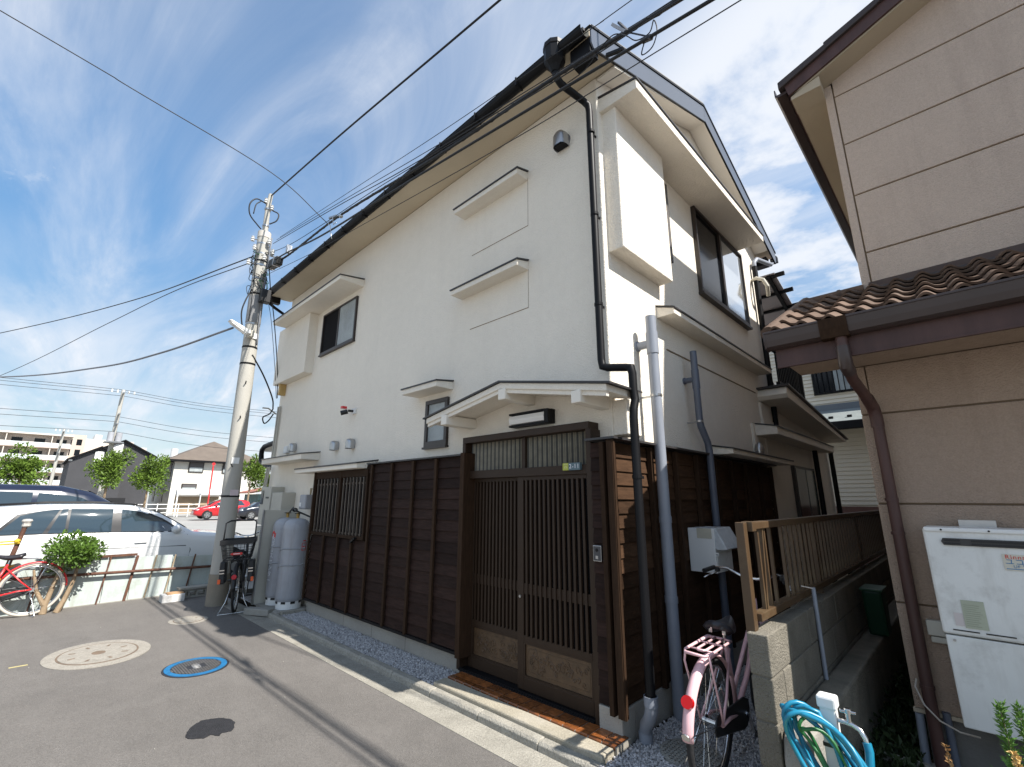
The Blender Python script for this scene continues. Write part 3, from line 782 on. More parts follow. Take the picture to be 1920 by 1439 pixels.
def leaf(x0, x1, y, stl, str_):
    d = hp('sliding_door', MB().box(x0, x0+stl, y, y+.035, .10, 1.80).box(x1-str_, x1, y, y+.035, .10, 1.80).box(x0+stl, x1-str_, y, y+.035, 1.765, 1.80).box(x0+stl, x1-str_, y, y+.035, .455, .505).box(x0+stl, x1-str_, y, y+.035, .10, .195), DOORM, bevel=.003)
    put('pane', MB().box(x0+stl, x1-str_, y+.022, y+.028, .505, 1.765), GLASSD, d)
    n = 13; a = x0+stl; b = x1-str_; s0 = None
    for i in range(n):
        xx = a+(b-a)*(i+.75)/(n+.5)
        if s0 is None: s0 = put('slat', MB().box(xx-.011, xx+.011, y-.004, y+.018, .50, 1.77), DOORM, d); sx = xx
        else: dup(s0, (xx-sx, 0, 0), d)
    put('mid_rail', MB().box(a, b, y+.006, y+.02, .825, .905), DOORM, d)
    put('carved_panel', MB().box(a, b, y+.014, y+.026, .195, .455), CARV, d)
    put('panel_moulding', MB().box(a, b, y+.002, y+.014, .44, .455).box(a, b, y+.002, y+.014, .195, .21).box(a, a+.015, y+.002, y+.014, .21, .44).box(b-.015, b, y+.002, y+.014, .21, .44), DOORM, d)
    # carved scrollwork in low relief
    sc = MB(); rng = random.Random(int(-x0*100))
    cxm, czm = (a+b)/2, .325
    hw, hh = (b-a)/2-.035, .085
    sc.tube([(cxm-hw, y+.014, czm-hh+.02), (cxm-hw, y+.014, czm+hh-.02), (cxm-hw+.02, y+.014, czm+hh), (cxm+hw-.02, y+.014, czm+hh), (cxm+hw, y+.014, czm+hh-.02), (cxm+hw, y+.014, czm-hh+.02), (cxm+hw-.02, y+.014, czm-hh), (cxm-hw+.02, y+.014, czm-hh)], .003, 5, closed=True)
    for q in range(46):
        px, pz = cxm+rng.uniform(-.9, .9)*hw, czm+rng.uniform(-.72, .72)*hh
        a0 = rng.uniform(0, 6.28); R0 = rng.uniform(.014, .036); dr = rng.choice((-1, 1))
        sc.tube([(px+R0*(1-j/14)*math.cos(a0+dr*j*.55), y+.0135, pz+R0*(1-j/14)*math.sin(a0+dr*j*.55)) for j in range(12)], .0042, 5)
    put('scrollwork', sc, CARV, d, smooth=True)
    return d
d1 = leaf(-3.64, -2.90, 3.145, .055, .05)
d2 = leaf(-2.955, -2.168, 3.10, .07, .03)
put('door_pull', MB().box(-3.632, -3.612, 3.138, 3.146, .76, .875), STEEL, d1)
put('door_lock', MB().cyl((-2.92, 3.101, .80), (-2.92, 3.09, .80), .012, 12), STEEL, d2)
# number plate and intercom
pt = hp('number_plate', MB().box(-2.336, -2.222, 3.052, 3.079, 1.832, 1.89), PLATEG)
put('plate_end', MB().box(-2.396, -2.337, 3.052, 3.079, 1.832, 1.89), PLATEY, pt)
pf = frame((-2.279, 3.051, 1.861), (1, 0, 0), (0, 0, 1))
text('plate_text', '2-11', .050, WHITET, pf, pt)
mk_ = MB()
for i, (u, v, a, b) in enumerate(((-.383, 1.876, .02, .008), (-.358, 1.876, .012, .008), (-.38, 1.862, .028, .006), (-.378, 1.846, .012, .014), (-.358, 1.846, .01, .014))):
    mk_.box(-2+u, -2+u+a, 3.0505, 3.0525, v, v+b)
put('plate_marks', mk_, flat('plate_mark', (.55, .56, .2)), pt)
ic = hp('intercom', MB().box(-2.10, -2.028, 3.015, 3.04, 1.16, 1.272), STEEL, bevel=.003)
put('intercom_face', MB().box(-2.094, -2.034, 3.012, 3.0155, 1.166, 1.266), flat('intercom_grey', (.06, .06, .065), .4), ic)
put('intercom_lens', MB().cyl((-2.064, 3.013, 1.24), (-2.064, 3.009, 1.24), .012, 14), GLASSD, ic)
put('call_button', MB().box(-2.075, -2.053, 3.009, 3.013, 1.178, 1.20), STEEL, ic)
# security camera
sc_ = hp('security_camera', MB().box(-6.43, -6.34, 3.165, 3.2, 2.82, 2.90), WHITEP2, bevel=.004)
put('camera_body', MB().cyl((-6.42, 3.10, 2.85), (-6.47, 3.02, 2.82), .035, 12).cyl((-6.385, 3.17, 2.86), (-6.41, 3.10, 2.86), .018, 8), BLACKP, sc_, smooth=True)
put('camera_light', MB().box(-6.49, -6.43, 3.02, 3.09, 2.89, 2.925), RED, sc_)
# conduits at the left corner
for xx, y_ in ((-9.53, 3.17), (-9.44, 3.175)):
    hp('conduit', MB().tube([(xx, y_, 3.35), (xx, y_, 2.36)], .017, 8), GREYM, smooth=True)
    hp('conduit', MB().tube([(xx, y_-.05, 2.18), (xx-.04, y_-.05, 1.98), (xx-.08, y_-.05, 1.8), (xx-.08, y_-.05, 1.5)], .017, 8), GREYM, smooth=True)
hp('mast_bracket', MB().tube([(-9.53, 3.15, 3.2), (-9.56, 3.0, 3.3), (-9.58, 2.9, 3.3)], .014, 8), GREYM, smooth=True)
hp('junction_box', MB().box(-9.40, -9.32, 3.08, 3.2, 3.55, 3.95), mat('ochre_box', (.50, .34, .13), .6, .1, 8), bevel=.008)
hp('junction_box', MB().box(-8.9, -8.74, 3.14, 3.2, 2.40, 2.52), WHITEP2, bevel=.006)
# rear side wing on the right
hp('rear_wing', MB().box(-6, -1.95, 7.05, 10.9, 0, 2.72), PL, bevel=.01)
hp('rear_wing', MB().box(-6, -1.96, 6.6, 7.1, 2.06, 2.6), PL)
rw = hp('sliding_window', MB().box(-1.95, -1.90, 8.1, 9.35, .3, 2.12), FRAME)
put('pane', MB().box(-1.90, -1.895, 8.14, 8.7, .35, 2.08), GLASSD, rw)
put('pane', MB().box(-1.90, -1.893, 8.74, 9.31, .35, 2.08), mat('greenish_glass', (.06, .085, .08), .12, .2, 6), rw)
for yy in (9.45, 10.75):
    hp('downpipe', MB().cyl((-1.87, yy, 0), (-1.87, yy, 2.5), .04, 10), DARK, smooth=True)
hp('downpipe', MB().tube([(-1.80, 8.2, 5.55), (-1.82, 8.1, 5.46), (-1.90, 7.62, 5.40), (-1.93, 7.55, 5.32), (-1.93, 7.55, 5.2)], .034, 10), PVC, smooth=True)
hp('downpipe', MB().cyl((-1.93, 7.55, 2.55), (-1.93, 7.55, 5.25), .04, 10), DARK, smooth=True)
hp('drain_hose', MB().tube([(-1.985, 7.5, 5.0), (-1.9, 7.45, 5.0), (-1.80, 7.42, 4.93), (-1.76, 7.45, 4.82), (-1.80, 7.6, 4.72)], .028, 10), GREYM, smooth=True)
# flat deck with railing over the wing
dk = hp('wing_roof', MB().prism([(7.05, 3.03), (7.1, 2.98), (10.9, 2.70), (10.95, 2.74), (7.1, 3.13)], 'x', -5, -1.62), PLS)
put('wing_roof_sheet', MB().prism([(7.04, 3.14), (10.98, 2.75), (10.98, 2.77), (7.04, 3.165)], 'x', -5, -1.58), ROOFM, dk)
for i in range(4):
    yy = 7.75+i*.95
    put('roof_bracket', MB().box(-1.98, -1.66, yy-.05, yy+.05, 2.72+(3-i)*.075, 2.99-(i)*.075+.02), PLS, dk)
hp('wing_gable_wall', MB().box(-5, -1.96, 7.05, 10.9, 2.7, 2.95), PL)
rl = hp('balcony_rail', MB().box(-1.74, -1.69, 7.1, 8.3, 3.66, 3.70).box(-1.74, -1.69, 7.1, 8.3, 3.18, 3.22), DARK)
b0 = None
for i in range(13):
    yy = 7.14+i*.093
    if b0 is None: b0 = put('baluster', MB().box(-1.725, -1.705, yy-.009, yy+.009, 3.2, 3.68), DARK, rl); by = yy
    else: dup(b0, (0, yy-by, 0), rl)
# polycarbonate terrace roof behind
tr_ = hp('terrace_roof', MB().prism([(7.95, 5.22), (9.4, 4.82), (9.4, 4.835), (7.95, 5.235)], 'x', -3.6, -1.75), mat('smoky_polycarbonate', (.30, .27, .28), .3, .1, 4))
for i in range(4):
    yy = 8.0+i*.45
    put('terrace_beam', MB().beam((-3.6, yy, 5.2-i*.125), (-1.62, yy, 5.2-i*.125), .05, .06), DARK, tr_)
put('terrace_post', MB().beam((-1.85, 7.95, 5.20), (-1.85, 9.3, 4.78), .05, .07).beam((-1.85, 9.1, 4.8), (-1.85, 9.1, 3.2), .06, .06, (0, 1, 0)).beam((-1.85, 7.95, 4.3), (-1.85, 9.1, 3.95), .03, .03), DARK, tr_)
# vent stacks on the side facade
def stack(x, y, z0, z1, r, m, label, zt, zc, jog=None):
    t = thing('vent_stack', label, 'pipe', (x, y, z0))
    if jog:
        pts = [(x, y, z1), (x, y, jog+.12), (x, y+.02, jog+.05), (x+.0, y+.15, jog-.10), (x, y+.17, jog-.18), (x, y+.17, z0)]
    else: pts = [(x, y, z1), (x, y, z0)]
    put('pipe', MB().tube(pts, r, 16), m, t, smooth=True)
    put('pipe_collar', MB().cyl((x, y, zt-.12), (x, y, zt+.08), r*1.13, 16), m, t, smooth=True)
    put('wall_tee', MB().cyl((x, y, zt-.02), (-1.99, y, zt-.02), r*.8, 14).cyl((-1.975, y, zt-.02), (-1.99, y, zt-.02), r*1.05, 14), m, t, smooth=True)
    put('pipe_clamp', MB().cyl((x, y, zc), (x, y, zc+.02), r*1.1, 16).box(-1.99, x, y-.008, y+.008, zc, zc+.016), STEEL, t)
    if not jog:
        for z in (1.42, .82): put('pipe_collar', MB().cyl((x, y, z), (x, y, z+.05), r*1.1, 16), m, t, smooth=True)
    return t
stack(-1.84, 3.675, .0, 3.215, .046, PVC, 'tall light grey vent pipe standing in the gravel by the side wall', 2.98, 2.47)
stack(-1.865, 4.62, .0, 3.11, .034, PVCD, 'thinner dark grey vent pipe with an offset, behind the tall pipe', 2.83, 2.36, jog=2.27)
# letterbox on the boards
t = thing('letterbox', 'white letterbox with milky plastic film over its flap on the dark boards', 'letterbox', (-1.90, 4.3, 1.0))
put('box', MB().box(-1.935, -1.70, 4.28, 4.66, .985, 1.355), WHITEP2, t, bevel=.006)
put('slot', MB().box(-1.703, -1.696, 4.36, 4.60, 1.06, 1.10), BLACKP, t)
put('front_panel', MB().box(-1.70, -1.694, 4.30, 4.64, 1.0, 1.15), WHITEP, t, bevel=.002)
put('film', MB().prism([(-1.80, 1.357), (-1.69, 1.362), (-1.62, 1.23), (-1.60, 1.185), (-1.63, 1.18), (-1.69, 1.175)], 'y', 4.29, 4.65), OPAQ, t, bevel=.01)
put('tape', MB().box(-1.85, -1.72, 4.2775, 4.28, 1.27, 1.357), mat('masking_tape', (.50, .47, .38), .6, .1, 20), t)
put('hasp', MB().torus((-1.69, 4.285, 1.14), .013, .004, 12, 6, 'y'), WHITEP2, t)
# ================================================================== neighbour house on the right
NB = thing('beige_house', 'beige rendered house with a brown tiled pent roof at the right edge', 'house', (-.45, 4.0, 0))
def nb(name, mb, m, **k): return put(name, mb, m, NB, **k)
# lower storey: recessed core + raised render panels with joints
nb('wall_core', MB().box(-.474, 7, 4.012, 12, .36, 2.56), mat('joint_brown', (.16, .115, .075), .9, .1, 6))
zj = [.381, .974, 1.581, 2.181, 2.53]
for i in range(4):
    nb('wall_panel', MB().box(-.477, -.415, 3.998, 4.02, zj[i]+.006, zj[i+1]-.006), BEIGE_SHADE, bevel=.004)
    nb('wall_panel', MB().box(-.407, 7, 3.998, 4.02, zj[i]+.006, zj[i+1]-.006), BEIGE_SHADE, bevel=.004)
    nb('wall_panel', MB().box(-.479, -.470, 4.022, 12, zj[i]+.006, zj[i+1]-.006), BEIGE_SHADE, bevel=.003)
nb('wall_drip', MB().box(-.485, 7, 3.985, 4.02, .365, .385), BEIGES)
FOUND = mat('foundation', (.16, .155, .145), .9, .15, 4, .3, 60)
nb('foundation', MB().box(-.44, 7, 4.04, 12, -.1, .366), FOUND)
# upper storey
nb('upper_core', MB().prism([(-.405, 2.4), (7, 2.4), (7, 8.6), (-.405, 5.56)], 'y', 4.912, 12), mat('joint_brown_upper', (.20, .145, .09), .9, .1, 6))
zj = [2.8, 3.20, 3.765, 4.354, 4.914, 5.472, 6.04, 6.6, 7.2]
zs = lambda x: 5.540+(x+.655)*.3916       # underside of the sloping verge soffit
xs_ = lambda z: -.655+(z-5.540)/.3916
for i in range(len(zj)-1):
    a, b = zj[i]+.007, zj[i+1]-.007
    if b <= zs(-.336): poly = [(-.336, a), (7, a), (7, b), (-.336, b)]
    elif a <= zs(-.336): poly = [(-.336, a), (7, a), (7, b), (xs_(b), b), (-.336, zs(-.336))]
    else: poly = [(xs_(a), a), (7, a), (7, b), (xs_(b), b)]
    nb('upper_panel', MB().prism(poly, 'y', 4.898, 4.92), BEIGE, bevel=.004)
nb('corner_panel', MB().box(-.41, -.348, 4.897, 4.93, 2.8, 5.63), BEIGE, bevel=.004)
nb('corner_panel', MB().box(-.412, -.40, 4.931, 12, 2.8, 5.52), BEIGE)
# upper roof: verge at y=4.62, eave at x=-.70, slope .4
zr = lambda x: 5.66+(x+.70)*.402
vr = nb('roof', MB().prism([(-.72, zr(-.72)+.05), (4, zr(4)+.05), (4, zr(4)-.02), (-.66, zr(-.66)-.02)], 'y', 4.64, 12), RTILED)
put('roof_soffit', MB().prism([(-.655, 5.525), (4, zr(4)-.20), (4, zr(4)-.18), (-.655, 5.545)], 'y', 4.66, 4.905).box(-.655, -.40, 4.91, 12, 5.50, 5.52), BEIGES, vr)
put('eave_return', MB().prism([(-.655, 5.49), (-.405, 5.49), (-.405, 5.60), (-.655, 5.545)], 'y', 4.66, 4.90), BEIGES, vr)
put('verge_board', MB().prism([(-.665, 5.535), (4, zr(4)-.17), (4, zr(4)-.02), (-.69, zr(-.69)-.005)], 'y', 4.632, 4.655), PURP, vr)
t0 = None
for i in range(8):
    xa = -.74+i*.42
    q = MB().prism([(xa, zr(xa)+.075), (xa+.43, zr(xa+.43)+.052), (xa+.43, zr(xa+.43)-.012), (xa, zr(xa)-.006)], 'y', 4.60, 4.75)
    put('verge_tile', q, RTILED, vr, bevel=.006)
ug = MB().prism([(-.79, 5.70), (-.79, 5.62), (-.77, 5.60), (-.69, 5.60), (-.67, 5.62), (-.67, 5.70), (-.68, 5.70), (-.68, 5.63), (-.78, 5.63), (-.78, 5.70)], 'y', 4.66, 12)
put('eave_gutter', ug, GUTB, vr)
put('eave_fascia', MB().box(-.666, -.652, 4.68, 12, 5.50, 5.66), PURP, vr)
# pent roof
y0, z0, y1, z1 = 3.46, 2.70, 4.90, 3.40
pr_ = nb('pent_roof', MB().prism([(y0, z0-.03), (y1, z1-.03), (y1, z1), (y0, z0)], 'x', -.82, 7), PURP)
put('pent_soffit', MB().box(-.80, 7, 3.47, 4.0, 2.53, 2.545), BEIGE_SHADE, pr_)
put('pent_fascia', MB().box(-.822, 7, 3.452, 3.468, 2.492, 2.665), PURP, pr_)
put('fascia_edge', MB().box(-.822, 7, 3.446, 3.47, 2.478, 2.49), PURP, pr_)
put('verge_fascia', MB().prism([(3.47, 2.49), (4.9, 3.2), (4.9, 3.37), (3.47, 2.66)], 'x', -.822, -.808), PURP, pr_)
# S-profile tiles
tw, rows = .158, 6
sl = (z1-z0)/(y1-y0); ll = math.hypot(z1-z0, y1-y0); tl = ll/rows
dy, dz = (y1-y0)/ll, (z1-z0)/ll
def stile():
    mb = MB(); n = 12; v = []
    for (s, lift) in ((-.025, .034), (tl+.02, .004)):
        for th in (0, .016):
            for i in range(n+1):
                u = i/n
                h = .036*math.sin(math.pi*u/.58)**1.2 if u < .58 else -.009*math.sin(math.pi*(u-.58)/.42)
                v.append((u*tw*1.06, s*dy-dz*(h+lift+th), s*dz+dy*(h+lift+th)))
    m = n+1
    f = []
    for i in range(n):
        f += [(i, m+i, m+i+1, i+1), (2*m+i, 2*m+i+1, 3*m+i+1, 3*m+i), (m+i, 3*m+i, 3*m+i+1, m+i+1), (i, i+1, 2*m+i+1, 2*m+i)]
    f += [(0, 2*m, 3*m, m), (n, m+n, 3*m+n, 2*m+n)]
    return mb.add(v, f)
t0 = None
for r_ in range(rows):
    for c in range(17):
        px, py, pz = -.85+c*tw, y0+r_*tl*dy, z0+r_*tl*dz
        if t0 is None:
            q = stile(); q.v = [(a+px, b+py, d+pz) for a, b, d in q.v]
            t0 = put('roof_tile', q, RTILE, pr_, smooth=True, fix=True); o0 = (px, py, pz)
        else:
            k = dup(t0, (px-o0[0]+random.uniform(-.004, .004), py-o0[1], pz-o0[2]), pr_)
put('verge_roll', MB().tube([(-.85, y0-.02, z0+.035), (-.85, y1, z1+.04)], .05, 10), RTILE, pr_, smooth=True)
rc = MB()
for i in range(4):
    a = -.86+i*.115
    rc.cyl((a, 4.9, 3.44), (a+.12, 4.9, 3.442), .058, 10, .052)
put('ridge_roll', MB().cyl((-.86, 4.93, 3.43), (-.40, 4.93, 3.43), .055, 10), RTILE, pr_, smooth=True)
put('ridge_joint', MB().cyl((-.60, 4.93, 3.43), (-.575, 4.93, 3.43), .062, 10), RTILE, pr_, smooth=True)
put('wall_flashing', MB().prism([(4.80, 3.37), (4.895, 3.41), (4.895, 3.47), (4.87, 3.47), (4.80, 3.39)], 'x', -.36, 7), GUTB, pr_)
gp = [(3.375, 2.66), (3.385, 2.62), (3.41, 2.605), (3.45, 2.605), (3.452, 2.72), (3.44, 2.72), (3.44, 2.625), (3.40, 2.63), (3.39, 2.665), (3.385, 2.72), (3.368, 2.722), (3.366, 2.712)]
pg = put('pent_gutter', MB().prism(gp, 'x', -.86, 7), GUTB, pr_)
put('gutter_bead', MB().box(-.86, 7, 3.36, 3.374, 2.708, 2.724), GUTB, pg, bevel=.003)
put('gutter_joint', MB().prism([(3.356, 2.722), (3.362, 2.66), (3.378, 2.598), (3.456, 2.598), (3.456, 2.728)], 'x', -.54, -.39), BATT, pg)
put('gutter_end', MB().prism([(3.37, 2.66), (3.385, 2.61), (3.45, 2.60), (3.455, 2.73), (3.365, 2.725)], 'x', -.868, -.858), GUTB, pg)
nd = nb('downpipe', MB().tube([(-.44, 3.42, 2.62), (-.44, 3.42, 2.50), (-.44, 3.44, 2.42), (-.435, 3.56, 2.35), (-.40, 3.85, 2.24), (-.395, 3.93, 2.20), (-.39, 3.94, 2.1), (-.395, 3.94, .12)], .032, 14), PURP, smooth=True)
put('pipe_elbow', MB().tube([(-.44, 3.42, 2.54), (-.44, 3.42, 2.47), (-.44, 3.435, 2.415), (-.437, 3.49, 2.385)], .038, 14), GUTB, nd, smooth=True)
put('pipe_elbow', MB().tube([(-.407, 3.80, 2.265), (-.397, 3.91, 2.215), (-.392, 3.94, 2.15), (-.392, 3.94, 2.08)], .037, 14), PURP, nd, smooth=True)
for z in (1.60, 1.39, .52):
    put('pipe_band', MB().cyl((-.394, 3.94, z), (-.394, 3.94, z+.018), .036, 14), PURP, nd)
nb('drain_pipe', MB().cyl((-.47, 3.99, .06), (-.46, 3.99, .36), .022, 10), PVC, smooth=True)
nb('drain_pipe', MB().cyl((-.335, 3.985, .06), (-.335, 3.985, .40), .02, 10), PVCD, smooth=True)
nb('drain_base', MB().box(-.47, -.33, 3.86, 4.03, .03, .10), CONC, bevel=.01)
oc = nb('outdoor_socket', MB().box(-.345, -.262, 3.955, 3.998, .815, .90), GREYM, bevel=.006)
put('socket_lip', MB().box(-.335, -.25, 3.965, 3.998, .775, .81), GREYM, oc, bevel=.006)
nb('earth_wire', MB().tube([(-.44, 3.95, .56), (-.45, 3.93, .52), (-.42, 3.90, .44), (-.36, 3.88, .38), (-.28, 3.87, .35), (-.2, 3.88, .345)], .005, 6), mat('pale_wire', (.42, .38, .33), .5, 0))
# water heater
hb = thing('water_heater', 'white wall-mounted gas water heater with a slotted grille on the beige wall', 'water heater', (0, 3.8, .43))
put('cabinet', MB().box(-.258, .225, 3.72, 3.96, .885, 1.447), WHITEP, hb, bevel=.012)
put('pipe_cover', MB().box(-.25, .215, 3.728, 3.955, .425, .878), WHITEP, hb, bevel=.006)
put('top_cap', MB().box(-.252, .22, 3.712, 3.96, 1.428, 1.452), WHITEP2, hb, bevel=.006)
put('mount_plate', MB().box(-.10, .06, 3.955, 3.998, 1.45, 1.49), STEEL, hb)
put('exhaust_grille', MB().prism([(-.185, 1.377), (-.175, 1.395), (.22, 1.395), (.22, 1.357), (-.175, 1.357)], 'y', 3.712, 3.722), flat('grille_dark', (.05, .047, .045), .5), hb)
for x0, x1 in ((-.172, -.105), (-.06, .215)):
    for z in (1.362, 1.379):
        put('grille_slot', MB().box(x0, x1, 3.709, 3.713, z, z+.010), BLACKP, hb)
put('vent_slit', MB().box(-.212, -.106, 3.7165, 3.7185, .908, .914), BLACKP, hb)
put('vent_slit', MB().box(-.082, .03, 3.7165, 3.7185, .908, .914), BLACKP, hb)
put('spec_label', MB().box(-.157, -.066, 3.7165, 3.7185, .928, 1.07), LABELG, hb)
put('foil_label', MB().box(-.196, -.160, 3.7165, 3.7185, .935, 1.0), mat('pale_foil', (.58, .52, .50), .4, .05, 9), hb)
ln = MB()
for i in range(11): ln.box(-.15, -.074-random.uniform(0, .03), 3.7155, 3.7168, .94+i*.0105, .942+i*.0105)
put('label_print', ln, flat('faded_print', (.25, .27, .21)), hb, kind='stuff')
put('screw', MB().cyl((-.215, 3.727, .855), (-.215, 3.722, .855), .007, 10), STEEL, hb)
put('screw', MB().cyl((-.175, 3.713, 1.44), (-.175, 3.709, 1.44), .005, 8).cyl((.02, 3.713, 1.44), (.02, 3.709, 1.44), .005, 8), DARK, hb)
bl = put('brand_label', MB().box(.048, .20, 3.7165, 3.7185, 1.245, 1.325), mat('sticker', (.58, .55, .46), .5, .04, 9), hb)
f0 = lambda x, z: frame((x, 3.7155, z), (1, 0, 0), (0, 0, 1))
text('brand_text', 'Rinnai', .030, REDM, f0(.10, 1.311), hb)
text('model_text', 'ユコ', .034, BLUET, f0(.09, 1.286), hb)
text('series_text', 'UF', .020, BLUET, f0(.095, 1.264), hb)
put('label_stripe', MB().box(.055, .195, 3.7155, 3.717, 1.25, 1.2535).prism([(.118, 1.268), (.14, 1.268), (.134, 1.308)], 'y', 3.7155, 3.717), BLUET, hb)

# ================================================================== block wall, fence, low wall
bw = thing('block_wall', 'grey concrete block wall beside the white house passage', 'wall', (-.95, 2.8, 0))
put('wall_core', MB().box(-.985, -.897, 2.806, 9.99, -.1, .905), mat('mortar', (.16, .145, .12), .95, .2, 6, .5, 80), bw)
first = {}
for r_ in range(5):
    z = -.085+r_*.202
    off = 0 if r_ % 2 == 0 else -.2
    y = 2.80
    k = 0
    while y < 9.9:
        L = .395 if not (off and k == 0) else .195
        key = round(L, 3)
        if key not in first:
            first[key] = (put('block', MB().box(-.992, -.888, y, y+L-.007, z+.004, z+.198), BLOCK, bw, bevel=.006), y, z)
        else:
            o, fy, fz = first[key]; dup(o, (random.uniform(-.002, .002), y-fy, z-fz), bw)
        y += L+.003; k += 1
FENCEM = mat('brown_aluminium', (.075, .044, .021), .45, .18, 5, .05, 40, spec=.45, stain=(.12, .09, .05), stscale=6)
fn = thing('railing_fence', 'brown metal railing fence standing on the block wall', 'fence', (-.96, 2.85, .93))
put('post', MB().box(-1.005, -.958, 2.84, 2.895, .90, 1.478), FENCEM, fn, bevel=.003)
put('top_rail', MB().box(-.985, -.935, 2.93, 9.8, 1.437, 1.478), FENCEM, fn, bevel=.004)
put('top_rail_cap', MB().box(-.99, -.93, 2.897, 2.96, 1.428, 1.482), FENCEM, fn, bevel=.003)
put('bottom_rail', MB().box(-.99, -.935, 2.897, 9.8, .962, 1.002), FENCEM, fn, bevel=.003)
for y in (4.35, 6.2, 8.0, 9.7): put('post', MB().box(-.98, -.945, y-.02, y+.02, .90, 1.44), FENCEM, fn)
s0 = None
y = 3.05; i = 0
while y < 9.7:
    tilt = 0
    if s0 is None: s0 = put('slat', MB().box(-.971, -.953, y-.011, y+.011, 1.0, 1.44), FENCEM, fn); sy = y
    else: dup(s0, (0, y-sy, 0), fn)
    y += .118 if i != 2 else .24
    i += 1
put('loose_slat', MB().beam((-.962, 3.06, 1.002), (-.962, 3.12, 1.44), .02, .03, (1, 0, 0)), FENCEM, fn)
lwl = thing('low_wall', 'low rough concrete wall with a rounded broken end beside the garden tap', 'wall', (-.8, 2.85, 0))
put('coping', MB().box(-.885, -.745, 3.12, 9.8, -.1, .50), mat('old_concrete', (.20, .18, .14), .95, .3, 6, .8, 60, stain=(.12, .11, .08)), lwl, bevel=.015)
put('end_block', MB().prism([(2.80, -.1), (3.115, -.1), (3.115, .49), (2.86, .495), (2.82, .46), (2.80, .38)], 'x', -.882, -.755), CONC, lwl, bevel=.02, seg=3)
t = thing('drain_tube', 'slim pale tube running down the block wall from the railing', 'pipe', (-.87, 3.76, .5))
put('tube', MB().tube([(-.872, 3.76, .50), (-.872, 3.757, 1.04)], .013, 10), PVC, t, smooth=True)
put('tie', MB().tube([(-.872, 3.75, 1.035), (-.93, 3.70, 1.05)], .004, 5), STEEL, t)
t = thing('planter_trough', 'dark green plastic trough wedged in the gap behind the low wall', 'planter', (-.76, 5.3, .5))
put('trough', MB().prism([(5.20, .50), (5.36, .50), (5.42, .86), (5.14, .86)], 'x', -.84, -.70), GREENP, t, bevel=.02)
put('trough_rim', MB().box(-.85, -.69, 5.13, 5.43, .855, .875), GREENP, t, bevel=.006)
# garden tap
tp = thing('garden_tap', 'white water post with a chrome tap behind the low wall end', 'tap', (-.66, 2.8, 0))
put('post', MB().box(-.695, -.632, 2.79, 2.85, 0, .66), WHITEP2, tp, bevel=.006)
put('post_cap', MB().box(-.703, -.624, 2.782, 2.858, .655, .708), WHITEP2, tp, bevel=.01)
put('faucet', MB().tube([(-.632, 2.815, .615), (-.60, 2.81, .615), (-.57, 2.805, .612), (-.545, 2.80, .60), (-.53, 2.795, .575), (-.527, 2.795, .555)], .011, 10).cyl((-.585, 2.808, .61), (-.585, 2.808, .655), .011, 10), CHROME, tp, smooth=True)
put('tap_handle', MB().beam((-.615, 2.80, .662), (-.555, 2.815, .662), .018, .012).cyl((-.585, 2.808, .65), (-.585, 2.808, .675), .014, 10), CHROME, tp, bevel=.003)
put('strap', MB().box(-.698, -.629, 2.786, 2.853, .50, .515), BLACKP, tp)
hs = thing('garden_hose', 'bright turquoise hose looped over the white water post', 'hose', (-.66, 2.75, .3))
put('hose_end', MB().tube([(-.527, 2.795, .56), (-.522, 2.79, .53), (-.525, 2.78, .48), (-.56, 2.75, .40)], .017, 10), HOSE, hs, smooth=True)
def loop(la, lb, cx_, cz_, y, ph, tw_=.0):
    # tilted ellipse: long axis from the upper left to the lower right
    pts = []
    for i in range(32):
        a = 2*math.pi*i/32+ph
        u, v = math.cos(a)*la, math.sin(a)*lb
        w = 1+.12*math.sin(2*a+ph*5)
        pts.append((cx_+u*.60+v*.80*w, y+.045*math.sin(a+ph)+.02*math.cos(3*a), cz_-u*.80+v*.60*w+tw_*math.sin(3*a+ph)))
    return pts
for la, lb, cx_, cz_, yy, ph in ((.25, .085, -.66, .455, 2.735, .2), (.235, .105, -.645, .46, 2.70, 1.1), (.26, .065, -.675, .445, 2.77, 2.3), (.215, .12, -.655, .475, 2.68, 3.4), (.255, .095, -.63, .43, 2.72, 4.6)):
    put('hose_loop', MB().tube(loop(la, lb, cx_, cz_, yy, ph, .012), .0105, 8, closed=True), HOSE, hs, smooth='all')
put('hose_tail', MB().tube([(-.80, 2.74, .60), (-.79, 2.72, .64), (-.74, 2.72, .665), (-.69, 2.74, .65), (-.64, 2.75, .52), (-.60, 2.73, .36), (-.57, 2.72, .25), (-.62, 2.70, .20), (-.70, 2.66, .24)], .0105, 8), HOSE, hs, smooth='all')
for la, ph in ((.17, .5), (.15, 2.0)):
    put('inner_hose', MB().tube(loop(la, .045, -.66, .47, 2.755, ph, .015), .008, 8, closed=True), HOSEG, hs, smooth='all')
t = thing('watering_bowl', 'lime green plastic basin under the looped turquoise hose', 'basin', (-.74, 2.55, .3))
put('bowl', MB().lathe([(.05, .0), (.09, .12), (.105, .16), (.10, .165), (.085, .12), (.03, .02)], (-.735, 2.52, .26), 24, False), LIME, t, smooth=True)
put('bowl_rim', MB().torus((-.735, 2.52, .422), .103, .006, 28, 6, 'z'), LIME, t, smooth='all')
